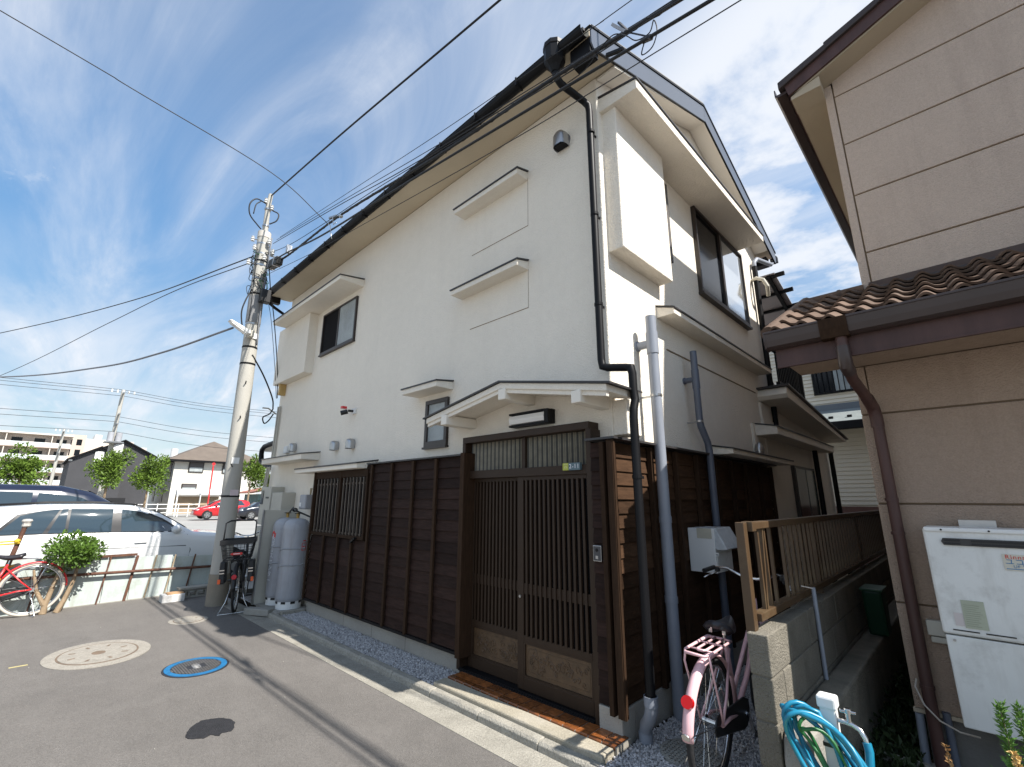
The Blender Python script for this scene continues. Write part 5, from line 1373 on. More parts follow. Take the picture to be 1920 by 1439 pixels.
# ================================================================== cars
def car(name, label, paint, pos, rot, st, wheels, wr, wins, group, handles=(), mirror=None, rails=None, lamps=True, zoff=0, scr=None, seams=(), surround=None):
    t = thing(name, label, 'car', pos, group, rot=rot, local=True)
    def interp(x):
        for i in range(len(st)-1):
            if st[i][0] <= x <= st[i+1][0]:
                k = (x-st[i][0])/(st[i+1][0]-st[i][0]); return [a+(b-a)*k for a, b in zip(st[i], st[i+1])]
        return list(st[0] if x < st[0][0] else st[-1])
    xs = []
    for i in range(len(st)-1):
        n = max(1, int((st[i+1][0]-st[i][0])/.12))
        xs += [st[i][0]+(st[i+1][0]-st[i][0])*k/n for k in range(n)]
    xs.append(st[-1][0])
    def ring(x):
        _, zb, be, ro, w, wt = interp(x)
        h = [(w*.44, zb), (w*.485, zb+.10), (w*.5, zb+(be-zb)*.55), (w*.497, zb+(be-zb)*.85), (w*.478, be), (wt*.5+.03, be+(ro-be)*.55), (wt*.5-.02, be+(ro-be)*.84), (wt*.42, ro-.015), (wt*.22, ro), (0, ro+.006)]
        return [(x, y, z) for y, z in h]+[(x, -y, z) for y, z in h[-2::-1]]
    v = []; f = []; m = 19
    for x in xs: v += ring(x)
    for i in range(len(xs)-1):
        for j in range(m-1): f.append((i*m+j, i*m+j+1, (i+1)*m+j+1, (i+1)*m+j))
        f.append((i*m+m-1, i*m, (i+1)*m, (i+1)*m+m-1))
    f += [tuple(range(m)), tuple((len(xs)-1)*m+j for j in range(m-1, -1, -1))]
    b = put('body', MB().add(v, f), paint, t, smooth='all', fix=True)
    def side(x, z, s, e=.008):
        _, zb, be, ro, w, wt = interp(x)
        pts = [(w*.44, zb), (w*.485, zb+.10), (w*.5, zb+(be-zb)*.55), (w*.497, zb+(be-zb)*.85), (w*.478, be), (wt*.5+.03, be+(ro-be)*.55), (wt*.5-.02, be+(ro-be)*.84), (wt*.42, ro-.015)]
        for (y0, z0), (y1, z1) in zip(pts, pts[1:]):
            if z0 <= z <= z1: y = y0+(y1-y0)*(z-z0)/max(1e-6, z1-z0); break
        else: y = pts[-1][0] if z > pts[-1][1] else pts[0][0]
        return (x, s*(y+e), z)
    def strip(poly, s, e=.008, n=8):
        # polygon given as bottom line and top line
        bot, top = poly
        mb = MB(); v = []; f = []
        for i in range(n+1):
            u = i/n
            def at(L):
                q = u*(len(L)-1); k = min(int(q), len(L)-2); q -= k
                return [L[k][0]+(L[k+1][0]-L[k][0])*q, L[k][1]+(L[k+1][1]-L[k][1])*q]
            (xb, zb), (xt, zt) = at(bot), at(top)
            for k in range(5): v.append(side(xb+(xt-xb)*k/4, zb+(zt-zb)*k/4, s, e))
        for i in range(n):
            for k in range(4): f.append((i*5+k, (i+1)*5+k, (i+1)*5+k+1, i*5+k+1))
        return mb.add(v, f)
    for s in (-1, 1):
        if surround: put('window_surround', strip(surround, s, .004, 24), BLACKP, t, smooth='all')
        for w in wins: put('side_window', strip(w, s, .010), CGLASS, t, smooth='all')
        for x, z in handles: put('door_handle', MB().obox(side(x, z, s, .015), (.18, .025, .03)), paint, t, bevel=.01)
        for pts in seams: put('door_seam', MB().tube([side(x, z, s, .001) for x, z in pts], .006, 4), BLACKP, t)
        if mirror:
            p = side(mirror[0], mirror[1], s, .10)
            mr = put('mirror', MB().ball(p, .1, 12, 8, (.9, 1.1, .75)), paint, t, smooth='all')
            put('mirror_foot', MB().beam(side(mirror[0]+.02, mirror[1]-.06, s, 0), (p[0], p[1], p[2]-.04), .05, .04), BLACKP, mr)
        if rails: put('roof_rail', MB().tube([side(x, z, s, .0)[:2]+(z+.03,) for x, z in rails], .016, 6), BLACKP, t, smooth='all')
        for x in wheels:
            _, zb, be, ro, w, wt = interp(x)
            y0, y1 = s*(w*.5-.19), s*(w*.5+.006)
            put('wheel_arch', MB().cyl((x, s*(w*.5-.12), wr+.01), (x, s*(w*.5+.003), wr+.01), wr+.05, 28), BLACKP, t)
            wh = put('wheel', MB().cyl((x, y0, wr), (x, y1+s*.006, wr), wr, 28), RUBBER, t, smooth=True)
            rm = MB().cyl((x, y1, wr), (x, y1+s*.012, wr), wr*.68, 24)
            put('rim', rm, STEEL, wh)
            sp = MB()
            for i in range(5):
                a = i*2*math.pi/5
                sp.beam((x+math.cos(a+.6)*wr*.3, y1+s*.013, wr+math.sin(a+.6)*wr*.3), (x+math.cos(a+.6)*wr*.6, y1+s*.013, wr+math.sin(a+.6)*wr*.6), wr*.18, .006, (0, 1, 0))
            put('rim_gaps', sp, BLACKP, wh)
    if scr:
        for nm, (xa, xb) in scr.items():
            v = []; f = []
            for i in range(7):
                x = xa+(xb-xa)*i/6
                _, zb, be, ro, w, wt = interp(x)
                ww = wt*.40
                for j in range(5):
                    q = j/4*2-1; v.append((x, q*ww, ro+.012-.006*q*q))
            for i in range(6):
                for j in range(4): f.append((i*5+j, (i+1)*5+j, (i+1)*5+j+1, i*5+j+1))
            put(nm, MB().add(v, f), CGLASS, t, smooth='all', fix=True)
    if lamps:
        xf = st[-1][0]; _, zb, be, ro, w, wt = interp(xf-.28)
        for s in (-1, 1):
            put('headlight', MB().ball((xf-.22, s*w*.40, be-.06), .11, 12, 8, (1.5, .75, .7)), mat('headlight_glass', (.45, .48, .5), .1, .1, 9, metal=.4), t, smooth='all')
            put('tail_light', MB().ball((.12, s*st[1][4]*.42, .9), .08, 10, 6, (.6, .8, 1.4)), REFL, t, smooth='all')
        put('number_plate', MB().box(xf-.01, xf+.012, -.16, .16, .42, .58), WHITEP2, t)
    return t
# stations: x, z bottom, belt, roof, width, roof width
WAG = [(0, .35, .90, .98, 1.60, 1.35), (.10, .28, 1.0, 1.12, 1.70, 1.25), (.35, .24, 1.05, 1.40, 1.78, 1.22), (.7, .22, 1.06, 1.50, 1.82, 1.24), (1.2, .21, 1.06, 1.535, 1.84, 1.26), (1.9, .21, 1.05, 1.54, 1.85, 1.27), (2.45, .21, 1.03, 1.515, 1.85, 1.26), (2.85, .21, 1.02, 1.39, 1.85, 1.26), (3.15, .21, 1.0, 1.21, 1.84, 1.3), (3.42, .21, .96, 1.03, 1.83, 1.45), (3.9, .21, .90, .98, 1.82, 1.5), (4.35, .22, .80, .89, 1.76, 1.45), (4.62, .25, .66, .74, 1.62, 1.3), (4.75, .30, .52, .58, 1.35, 1.1)]
car('parked_car', 'white estate car with black roof rails parked behind the sheet fence', CARW, (-11.82, -1.0, -.05), R(90), WAG, (1.13, 4.0), .335,
    [([(.78, 1.085), (1.30, 1.085)], [(1.0, 1.36), (1.20, 1.42), (1.46, 1.46)]), ([(1.36, 1.085), (1.56, 1.085)], [(1.49, 1.46), (1.56, 1.465)]), ([(1.60, 1.085), (2.16, 1.075)], [(1.60, 1.465), (2.16, 1.455)]), ([(2.30, 1.07), (3.18, 1.045)], [(2.28, 1.45), (2.55, 1.41), (2.85, 1.28), (3.14, 1.08)])],
    'cars parked in the lot', handles=((1.55, .90), (2.6, .88)), mirror=(3.12, 1.08), rails=[(.7, 1.50), (1.3, 1.54), (2.0, 1.54), (2.5, 1.5)], scr={'windscreen': (2.55, 3.38), 'rear_window': (.12, .6)},
    surround=([(.72, 1.07), (1.5, 1.067), (2.3, 1.055), (3.27, 1.025)], [(.96, 1.38), (1.35, 1.455), (2.3, 1.468), (2.60, 1.42), (2.92, 1.27), (3.24, 1.05)]), seams=(((2.22, 1.07), (2.23, .6), (2.2, .35)), ((3.3, .98), (3.38, .7), (3.34, .4)), ((1.32, 1.08), (1.5, .75), (1.55, .4)), ((.35, .78), (1.9, .80), (3.3, .78))))
put('sill_step', MB(), None) if False else None
VAN = [(0, .4, 1.0, 1.3, 1.55, 1.3), (.12, .3, 1.1, 1.75, 1.68, 1.3), (.5, .24, 1.12, 1.88, 1.72, 1.36), (1.5, .22, 1.12, 1.92, 1.74, 1.40), (2.6, .22, 1.10, 1.90, 1.74, 1.40), (3.1, .22, 1.08, 1.78, 1.74, 1.38), (3.6, .22, 1.05, 1.48, 1.73, 1.36), (3.95, .22, 1.0, 1.18, 1.72, 1.4), (4.3, .24, .92, 1.0, 1.66, 1.4), (4.6, .28, .6, .7, 1.45, 1.2)]
car('parked_car', 'dark navy minivan parked behind the white estate car', CARB, (-14.35, -2.1, -.05), R(90), VAN, (.9, 3.75), .31,
    [([(.5, 1.2), (1.3, 1.2)], [(.55, 1.72), (1.3, 1.76)]), ([(1.36, 1.2), (2.2, 1.2)], [(1.36, 1.77), (2.2, 1.76)]), ([(2.28, 1.19), (3.55, 1.14)], [(2.28, 1.75), (2.9, 1.68), (3.3, 1.45), (3.5, 1.22)])],
    'cars parked in the lot', handles=((1.5, 1.0), (2.5, 1.0)), mirror=(3.4, 1.15), scr={'windscreen': (2.9, 3.9)})
HAT = [(0, .35, .9, 1.0, 1.5, 1.3), (.12, .28, .95, 1.3, 1.6, 1.2), (.5, .22, .97, 1.44, 1.68, 1.2), (1.4, .2, .97, 1.50, 1.7, 1.22), (2.1, .2, .95, 1.46, 1.7, 1.2), (2.6, .2, .92, 1.25, 1.7, 1.2), (2.95, .2, .90, 1.0, 1.7, 1.3), (3.5, .22, .78, .86, 1.64, 1.3), (3.85, .28, .52, .6, 1.4, 1.1)]
hw = [([(.45, 1.0), (1.2, 1.0)], [(.7, 1.36), (1.2, 1.42)]), ([(1.28, 1.0), (2.7, .96)], [(1.28, 1.42), (2.0, 1.38), (2.45, 1.18), (2.68, 1.0)])]
car('parked_car', 'small red hatchback on the far side of the parking lot', CARR, (-43.5, 13.1, .05), R(-90), HAT, (.7, 3.05), .3, hw, 'cars parked in the lot', mirror=(2.5, 1.0), scr={'windscreen': (2.1, 2.9)})
car('parked_car', 'small black hatchback right of the red one across the lot', CARK, (-40.5, 15.3, .05), R(-90), HAT, (.7, 3.05), .3, hw, 'cars parked in the lot', mirror=(2.5, 1.0), scr={'windscreen': (2.1, 2.9)})
# ================================================================== utility pole
up_ = thing('utility_pole', 'concrete utility pole with cable hardware beside the white house', 'utility pole', (-8.70, 2.36, 0))
ax = lambda z: (-8.70+.0*z, 2.36-.0155*z, z)
put('pole', MB().tube([ax(0), ax(2.2), ax(4.4), ax(6.35)], [.140, .126, .115, .106], 24), POLEM, up_, smooth=True)
put('base_sleeve', MB().tube([ax(-.02), ax(.46)], [.150, .146], 24), POLED, up_, smooth=True)
put('sheet_wrap', MB().tube([ax(4.62), ax(5.12)], [.121, .119], 24), mat('grey_wrap', (.24, .24, .24), .6, .15, 5), up_, smooth=True)
put('pole_cap', MB().tube([ax(6.3), ax(6.42)], [.114, .112], 20), mat('pole_cap', (.50, .47, .42), .7, .1, 5), up_, smooth=True)
put('mast', MB().tube([ax(6.3), ax(7.0), (-8.70, 2.27, 7.25)], [.052, .045, .04], 12), POLEM, up_, smooth=True)
for z, m in ((4.15, DARK), (4.58, STEEL), (5.15, DARK), (5.45, STEEL), (5.72, STEEL), (5.80, DARK), (5.95, STEEL), (6.15, STEEL), (6.55, STEEL), (6.9, STEEL), (1.62, DARK), (3.85, DARK)):
    put('band', MB().tube([ax(z), ax(z+.03)], [.1425-.0053*z if z < 6.3 else .058]*2, 20), m, up_, smooth=True)
for z, a in ((2.9, -.3), (2.1, -.5), (3.5, -.2)):
    put('step_bolt', MB().cyl(Vector(ax(z))+Vector((.115*math.cos(a), .115*math.sin(a), 0)), Vector(ax(z))+Vector((.18*math.cos(a), .18*math.sin(a), .03)), .010, 8), DARK, up_)
put('notice_plate', MB().obox((-8.578, 2.30, 2.2), (.01, .11, .10), Matrix.Rotation(-.2, 3, 'Z')), WHITEP2, up_)
put('notice_plate', MB().obox((-8.571, 2.35, 1.69), (.01, .12, .09), Matrix.Rotation(.1, 3, 'Z')), mat('pink_notice', (.60, .50, .52), .6, .05), up_)
put('number_plate', MB().obox((-8.578, 2.27, 4.36), (.012, .20, .10), Matrix.Rotation(-.1, 3, 'Z')), WHITEP2, up_, bevel=.003)
def insul(p, s=1):
    p = Vector(p)
    return MB().lathe([(.012*s, -.05*s), (.035*s, -.04*s), (.02*s, -.015*s), (.038*s, 0), (.02*s, .025*s), (.03*s, .045*s), (.01*s, .06*s)], p, 12)
INS = mat('porcelain', (.62, .62, .60), .25, .05, 6)
for i, (dx, dy, z) in enumerate(((.16, .05, 6.2), (.15, .13, 6.02), (-.05, -.17, 6.25), (.1, -.16, 6.02), (.17, .0, 5.85), (.0, -.2, 5.75), (.1, .14, 6.0), (.06, .05, 6.95), (.05, -.06, 7.05))):
    c = ax(z); p = (c[0]+dx, c[1]+dy, z)
    put('insulator', insul(p), INS, up_, smooth=True)
    put('insulator_arm', MB().cyl(c, p, .010, 6), STEEL, up_)
put('splice_closure', MB().beam((-8.45, 2.35, 5.68), (-7.98, 2.37, 5.62), .12, .15), BLACKP, up_, bevel=.02)
put('closure_strap', MB().beam((-8.36, 2.352, 5.67), (-8.33, 2.353, 5.666), .13, .16).beam((-8.12, 2.36, 5.64), (-8.09, 2.361, 5.636), .13, .16), STEEL, up_)
put('terminal_box', MB().box(-8.56, -8.42, 2.28, 2.44, 4.98, 5.22), BLACKP, up_, bevel=.01)
put('small_bracket', MB().box(-7.72, -7.66, 2.36, 2.44, 5.66, 5.80), STEEL, up_)
rng = random.Random(3)
for i in range(16):
    z = 5.35+rng.random()*.75; a = rng.uniform(-2.6, 1.1); c = Vector(ax(z))
    pts = []
    for k in range(7):
        aa = a+k*.18*rng.choice((1, 1, -.5)); rr = .118+.045*math.sin(k*math.pi/6)*rng.uniform(.4, 1.3)
        pts.append(c+Vector((rr*math.cos(aa), rr*math.sin(aa), -.06*k*rng.uniform(.3, 1)+.02*math.sin(k))))
    put('loose_wire', MB().tube(curve(pts, 4), .006, 5), rng.choice((CABLE, CABLE, HOSEG, CABLEG)), up_, smooth='all')
for k, (pts, r_) in enumerate((([(-8.66, 2.20, 7.0), (-8.6, 2.02, 6.98), (-8.58, 1.92, 6.82), (-8.6, 1.95, 6.62), (-8.64, 2.10, 6.5), (-8.66, 2.18, 6.45)], .012),
                            ([(-8.62, 2.10, 6.98), (-8.58, 2.02, 6.85), (-8.58, 2.0, 6.65)], .010),
                            ([(-8.64, 2.32, 6.9), (-8.6, 2.42, 6.85), (-8.6, 2.40, 6.7), (-8.64, 2.30, 6.6)], .012),
                            ([(-8.57, 2.36, 6.3), (-8.56, 2.34, 5.0), (-8.56, 2.36, 4.2)], .012), ([(-8.58, 2.16, 5.2), (-8.55, 2.08, 4.95), (-8.55, 2.05, 4.7), (-8.58, 2.13, 4.35)], .012),
                            ([(-8.56, 2.15, 5.9), (-8.555, 2.17, 5.2), (-8.553, 2.18, 4.6)], .008))):
    put('riser_cable', MB().tube(curve(pts), r_, 7), CABLE if k != 3 else CABLEG, up_, smooth='all')
t = thing('street_lamp', 'small flat white street lamp fixed to the utility pole', 'street lamp', (-8.5, 2.2, 4.35))
put('lamp_head', MB().prism([(1.86, 4.50), (1.90, 4.515), (2.20, 4.40), (2.22, 4.34), (2.16, 4.335)], 'x', -8.56, -8.42), WHITEP2, t, bevel=.015)
put('lamp_lens', MB().prism([(1.90, 4.478), (2.14, 4.345), (2.135, 4.335), (1.895, 4.468)], 'x', -8.55, -8.43), LAMPW, t)
put('lamp_bracket', MB().box(-8.58, -8.45, 2.19, 2.27, 4.30, 4.42), GREYM, t, bevel=.01)
# ================================================================== cables
def cable(label, pts, r, m=CABLE, sag=0, n=20, twist=False, cat='cable', smoothpts=True):
    t = thing('overhead_cable', label, cat, pts[0])
    P = [Vector(p) for p in pts]
    out = []
    # Catmull-Rom through the given points
    Q = [P[0]*2-P[1]]+P+[P[-1]*2-P[-2]]
    for i in range(1, len(Q)-2):
        a, b, c, d = Q[i-1:i+3]
        k = max(2, n//(len(P)-1))
        for j in range(k):
            u = j/k
            out.append(.5*((2*b)+(c-a)*u+(2*a-5*b+4*c-d)*u*u+(3*b-a-3*c+d)*u**3))
    out.append(P[-1])
    if sag and len(P) == 2:
        L = len(out)-1
        out = [p-Vector((0, 0, sag*4*(i/L)*(1-i/L))) for i, p in enumerate(out)]
    put('strand', MB().tube(out, r, 8), m, t, smooth='all')
    if twist:
        # a thinner cable lashed round the first
        o2 = []
        M_ = len(out)
        for i in range((M_-1)*6+1):
            k = min(i//6, M_-2); u = i/6-k
            p = out[k].lerp(out[k+1], u); a = i*.85
            o2.append(p+Vector((0, math.cos(a), math.sin(a)))*r*.9)
        put('lashing', MB().tube(o2, r*.42, 5), m, t, smooth='all')
    return t
ex = lambda a, b, k: tuple(Vector(b)+(Vector(b)-Vector(a))*k)
def run(pts, k): return pts+[ex(pts[-2], pts[-1], k)]
cable('thick lashed cable bundle, upper of the two heavy lines across the white house eave', run([(-8.0, 2.4, 5.66), (-7.464, 2.4, 5.60), (-5.712, 2.4, 5.47), (-3.384, 2.4, 5.10), (-1.828, 2.4, 4.917), (-.833, 2.4, 4.752)], 3), .0145, twist=True, n=60)
cable('plain heavy cable, lower of the two thick lines across the white house eave', run([(-8.0, 2.3, 5.62), (-7.4, 2.3, 5.52), (-6.0, 2.3, 5.239), (-3.928, 2.3, 4.953), (-1.688, 2.3, 4.614), (-.618, 2.3, 4.449)], 4), .0115, n=60)
cable('thin single cable crossing low over the white gable below the heavy lines', run([(-8.57, 2.25, 5.42), (-8.127, 2.25, 5.362), (-6.18, 2.25, 5.004), (-4.87, 2.25, 4.811), (-2.21, 2.25, 4.43), (-.46, 2.25, 4.249)], 4), .0035, n=50)
cable('thinnest upper wire running from the pole top band behind the eave', run([(-8.6, 2.5, 6.40), (-6.014, 2.5, 5.959), (-3.44, 2.5, 5.521), (-1.582, 2.5, 5.252), (-1.21, 2.5, 5.209)], 9), .0035, n=50)
cable('middle thin wire of three leaving the pole towards the eave', run([(-8.6, 2.45, 6.32), (-5.877, 2.45, 5.792), (-3.465, 2.45, 5.311), (-1.2, 2.47, 4.93), (-.8, 2.47, 4.87)], 8), .004, n=50)
cable('lowest thin wire of three leaving the pole towards the eave', run([(-8.6, 2.4, 6.22), (-5.748, 2.4, 5.658), (-3.792, 2.4, 5.249), (-1.2, 2.44, 4.885), (-.8, 2.44, 4.83)], 8), .005, n=50)
cable('short slack wire between the closure and the heavy bundle', [(-8.4, 2.36, 5.95), (-7.6, 2.4, 5.80), (-6.3, 2.42, 5.62), (-4.6, 2.4, 5.36), (-2.0, 2.38, 4.88), (-.6, 2.38, 4.70)], .0045, n=50)
cable('long black line rising from the pole top across the sky', run([(-8.70, 2.27, 7.22), (-6.115, 2.437, 7.1), (-3.916, 2.638, 7.05), (-2.915, 2.769, 7.1)], 6), .013, n=40)
cable('fine wire crossing the blue sky from the upper left to the cable clamp', [(-6.5, -9, 7.6), (-6.527, -1.096, 6.6), (-6.473, .042, 6.4), (-6.548, 1.678, 6.2), (-6.2, 2.42, 5.56)], .006, n=40)
cable('upper of two cables leaving the pole to the left', [(-8.65, 2.12, 5.86), (-14, .984, 6.30), (-20, -1.388, 6.354), (-34, -6.9, 6.9)], .011, n=40)
cable('lower of two cables leaving the pole to the left', [(-8.65, 2.12, 5.75), (-11.5, 1.472, 5.909), (-15, .667, 5.866), (-22, -1.265, 5.432), (-36, -5.1, 5.3)], .008, n=40)
cable('pale cable running left from the street lamp', [(-8.52, 1.95, 4.40), (-10.7, 1.318, 4.29), (-13, .57, 4.298), (-18, -1.043, 4.70), (-30, -4.9, 6.2)], .018, CABLEG, n=40)
cable('service cable swinging from the pole to the left house corner', [(-8.58, 2.32, 4.02), (-8.75, 2.6, 3.72), (-9.1, 2.9, 3.42), (-9.45, 3.05, 3.28)], .013, n=24)
cable('coiled slack service cable hanging at the left house corner', [(-9.45, 3.05, 3.28), (-9.3, 2.95, 3.15), (-9.15, 2.8, 3.05), (-9.2, 2.85, 2.95), (-9.45, 3.0, 3.05), (-9.55, 3.1, 3.2)], .012, n=30)
cable('thin vertical drop wire beside the left end of the eave', [(-8.30, 2.3, 5.62), (-8.5, 2.45, 5.2), (-8.957, 2.7, 4.9), (-9.364, 3.0, 4.1), (-9.45, 3.1, 3.5)], .009, n=30)
cable('second thin drop wire beside the left end of the eave', [(-8.34, 2.26, 5.60), (-8.6, 2.42, 5.2), (-9.05, 2.68, 4.9), (-9.44, 2.98, 4.1), (-9.5, 3.1, 3.5)], .005, n=30)
cable('thin twisted wire hanging beside the brown fascia of the pent roof', [(-2.2, 8.4, 3.9), (-2.1, 8.5, 3.45), (-1.9, 8.9, 3.05), (-1.72, 9.1, 2.9)], .008, n=20)
cc = thing('cable_clamp', 'steel spreader bracket clamping the two heavy cables at the top', 'cable bracket', (-1.2, 2.4, 4.85))
put('spreader', MB().beam((-1.33, 2.5, 5.10), (-1.20, 2.40, 4.80), .018, .014).beam((-1.20, 2.40, 4.80), (-1.02, 2.30, 4.52), .012, .010), IRON, cc)
put('clamp', MB().beam((-1.34, 2.43, 5.02), (-1.22, 2.40, 4.82), .03, .02), CYLM, cc)
put('clamp', MB().beam((-1.08, 2.33, 4.56), (-1.0, 2.30, 4.50), .03, .025), IRON, cc)
put('clamp_insulator', MB().beam((-1.35, 2.33, 4.66), (-1.22, 2.33, 4.61), .025, .02), DARK, cc)
lp = [(-1.72, 2.36, 4.72), (-1.55, 2.36, 4.72), (-1.42, 2.36, 4.80), (-1.30, 2.35, 4.82), (-1.2, 2.34, 4.72), (-1.12, 2.33, 4.60), (-1.02, 2.32, 4.57), (-.98, 2.31, 4.63), (-.96, 2.30, 4.52), (-1.0, 2.3, 4.42), (-1.08, 2.31, 4.43), (-1.05, 2.32, 4.55)]
put('loop_wire', MB().tube(curve(lp), .004, 6), CABLE, cc, smooth='all')
c2 = thing('cable_clamp', 'bright steel wire clamps where the fine sky wire meets the eave cables', 'cable bracket', (-5.9, 2.4, 5.5))
put('clamp', MB().beam((-6.05, 2.38, 5.56), (-5.86, 2.4, 5.52), .035, .025), STEEL, c2)
put('clamp', MB().ball((-5.72, 2.4, 5.45), .03, 8, 6), STEEL, c2)
put('tie_wire', MB().tube([(-6.1, 2.4, 5.60), (-6.0, 2.35, 5.42), (-5.8, 2.3, 5.30), (-5.66, 2.26, 5.10), (-5.6, 2.26, 4.98)], .005, 5).tube([(-5.9, 2.36, 5.5), (-5.7, 2.3, 5.26), (-5.5, 2.25, 5.18)], .005, 5), STEEL, c2, smooth='all')
# ================================================================== background to the left (beyond the lot)
def SC(X, ref, y, z): k = X/ref; return y*k, 1.6+(z-1.6)*k
def tree(label, X, y28, z28, ry, rz, n):
    y, z = SC(X, -28, y28, z28); k = X/-28
    return shrub('street_tree', label, (X, y, z), (ry*k*.9, ry*k, rz*k), n, .22, [([(X, y, 0), (X, y+.05, z*.55), (X, y, z)], [.10, .07, .03], 8)], LEAF2, 'street trees beyond the lot', 'tree', .5)
tree('round green street tree before the long pale apartment block', -45, -.30, 2.65, .72, .72, 2600)
tree('green street tree in front of the dark grey gabled house', -45, 2.45, 2.80, .70, .85, 2600)
tree('lower light green street tree right of the dark gabled house', -46, 3.95, 2.52, .72, .90, 2600)
tree('street tree half hidden by the utility pole, before the cream flats', -46, 8.35, 2.95, .66, .80, 2000)
tree('small street tree between the utility pole and the white house', -46, 9.3, 2.65, .5, .50, 1200)
DGREY = mat('dark_siding', (.065, .065, .07), .75, .12, 1, .5, 14, wave='Z', bdist=.03)
CRW = mat('cream_flat_wall', (.62, .60, .54), .8, .06, .6, .3, 10, wave='Z', bdist=.02)
SHING = mat('brown_shingle', (.13, .105, .085), .85, .15, 1.2, .4, 18)
def gable(nm, label, X0, X1, ya, yp, yb, za, zp, zb, m, rm, eave=.25):
    t = thing(nm, label, 'house', (X1, yp, 0))
    put('wall', MB().prism([(ya, -.1), (yb, -.1), (yb, zb), (yp, zp), (ya, za)], 'x', X0, X1), m, t)
    rf_ = MB()
    sa = (zp-za)/(yp-ya); sb = (zp-zb)/(yb-yp)
    rf_.prism([(ya-eave, za-eave*sa), (yp, zp), (yp, zp+.14), (ya-eave, za-eave*sa+.14)], 'x', X0-.2, X1+.3)
    rf_.prism([(yp+.001, zp), (yb+eave, zb-eave*sb), (yb+eave, zb-eave*sb+.14), (yp+.001, zp+.14)], 'x', X0-.2, X1+.3)
    put('roof', rf_, rm, t)
    return t
k = 1.4
f_ = lambda y, z: SC(-56, -40, y, z)
a, p, b = f_(1.55, 3.95), f_(2.9, 4.75), f_(4.2, 4.1)
dh = gable('dark_house', 'dark grey house with a low gable and white vents left of the street trees', -66, -56, a[0], p[0], b[0], a[1], p[1], b[1], DGREY, DARK)
put('white_vent', MB().box(-56.0, -55.93, p[0]-.35, p[0]+.25, p[1]-1.25, p[1]-.35), WHITEP2, dh)
put('soffit_vent', MB().box(-56.0, -55.95, p[0]-2.0, p[0]-1.75, p[1]-1.3, p[1]-1.15), WHITEP2, dh)
put('garage_opening', MB().box(-56.0, -55.95, p[0]+1.0, p[0]+2.4, 0, 1.6), BLACKP, dh)
a, p, b = f_(2.4, 4.4), f_(4.0, 5.25), f_(5.7, 4.35)
dh = gable('dark_house', 'second taller dark grey gable just behind the first dark house', -70, -57.5, a[0]*1.027, p[0]*1.027, b[0]*1.027, a[1]*1.02, p[1]*1.025, b[1]*1.02, DGREY, DARK)
put('white_vent', MB().box(-57.5, -57.43, p[0]-.6, p[0]+.1, p[1]-1.0, p[1]+.0), WHITEP2, dh)
cf = thing('cream_flats', 'two-storey cream apartment house with a brown hipped roof and shuttered windows', 'house', (-62, 14, 0))
g_ = lambda y, z: SC(-62, -50, y, z)
ya, yb = g_(8.69, 0)[0], g_(15.6, 0)[0]; ze = g_(0, 4.95)[1]; zp = g_(0, 6.75)[1]
put('wall', MB().box(-74, -62, ya, yb, -.1, ze), CRW, cf)
put('roof', MB().add([(-74.6, ya-.7, ze-.05), (-61.3, ya-.7, ze-.05), (-61.3, yb+.7, ze-.05), (-74.6, yb+.7, ze-.05), (-70, (ya+yb)/2, zp+.4), (-66, (ya+yb)/2, zp+.4)], [(0,3,2,1), (0,1,5,4), (1,2,5), (2,3,4,5), (3,0,4)]), SHING, cf)
put('eave_band', MB().box(-74.6, -61.28, ya-.72, yb+.72, ze-.25, ze-.06), DARK, cf)
for (y0, y1, z0, z1) in ((9.75, 10.9, 3.85, 4.85), (9.45, 10.6, 2.27, 2.85), (12.4, 13.3, 3.85, 4.8)):
    (q0, w0), (q1, w1) = g_(y0, z0), g_(y1, z1)
    wn_ = put('window', MB().box(-62, -61.9, q0, q1, w0, w1), FRAME, cf)
    put('pane', MB().box(-61.9, -61.88, q0+.1, q1-.1, w0+.1, w0+(w1-w0)*.45), GLASSF, wn_)
    put('shutter', MB().box(-61.9, -61.87, q0+.1, q1-.1, w0+(w1-w0)*.5, w1-.1), mat('shutter_grey', (.09, .085, .085), .5, .1), wn_)
for i in range(4):
    x = -63.5-i*2.4
    put('side_window', MB().box(x-.6, x+.4, ya-.06, ya, 1.2 if i % 2 else 3.9, 2.6 if i % 2 else 5.2), FRAME, cf)
put('chimney_pot', MB().cyl((-68, ya+.8, ze+.5), (-68, ya+.8, ze+1.6), .35, 10), WHITEP2, cf)
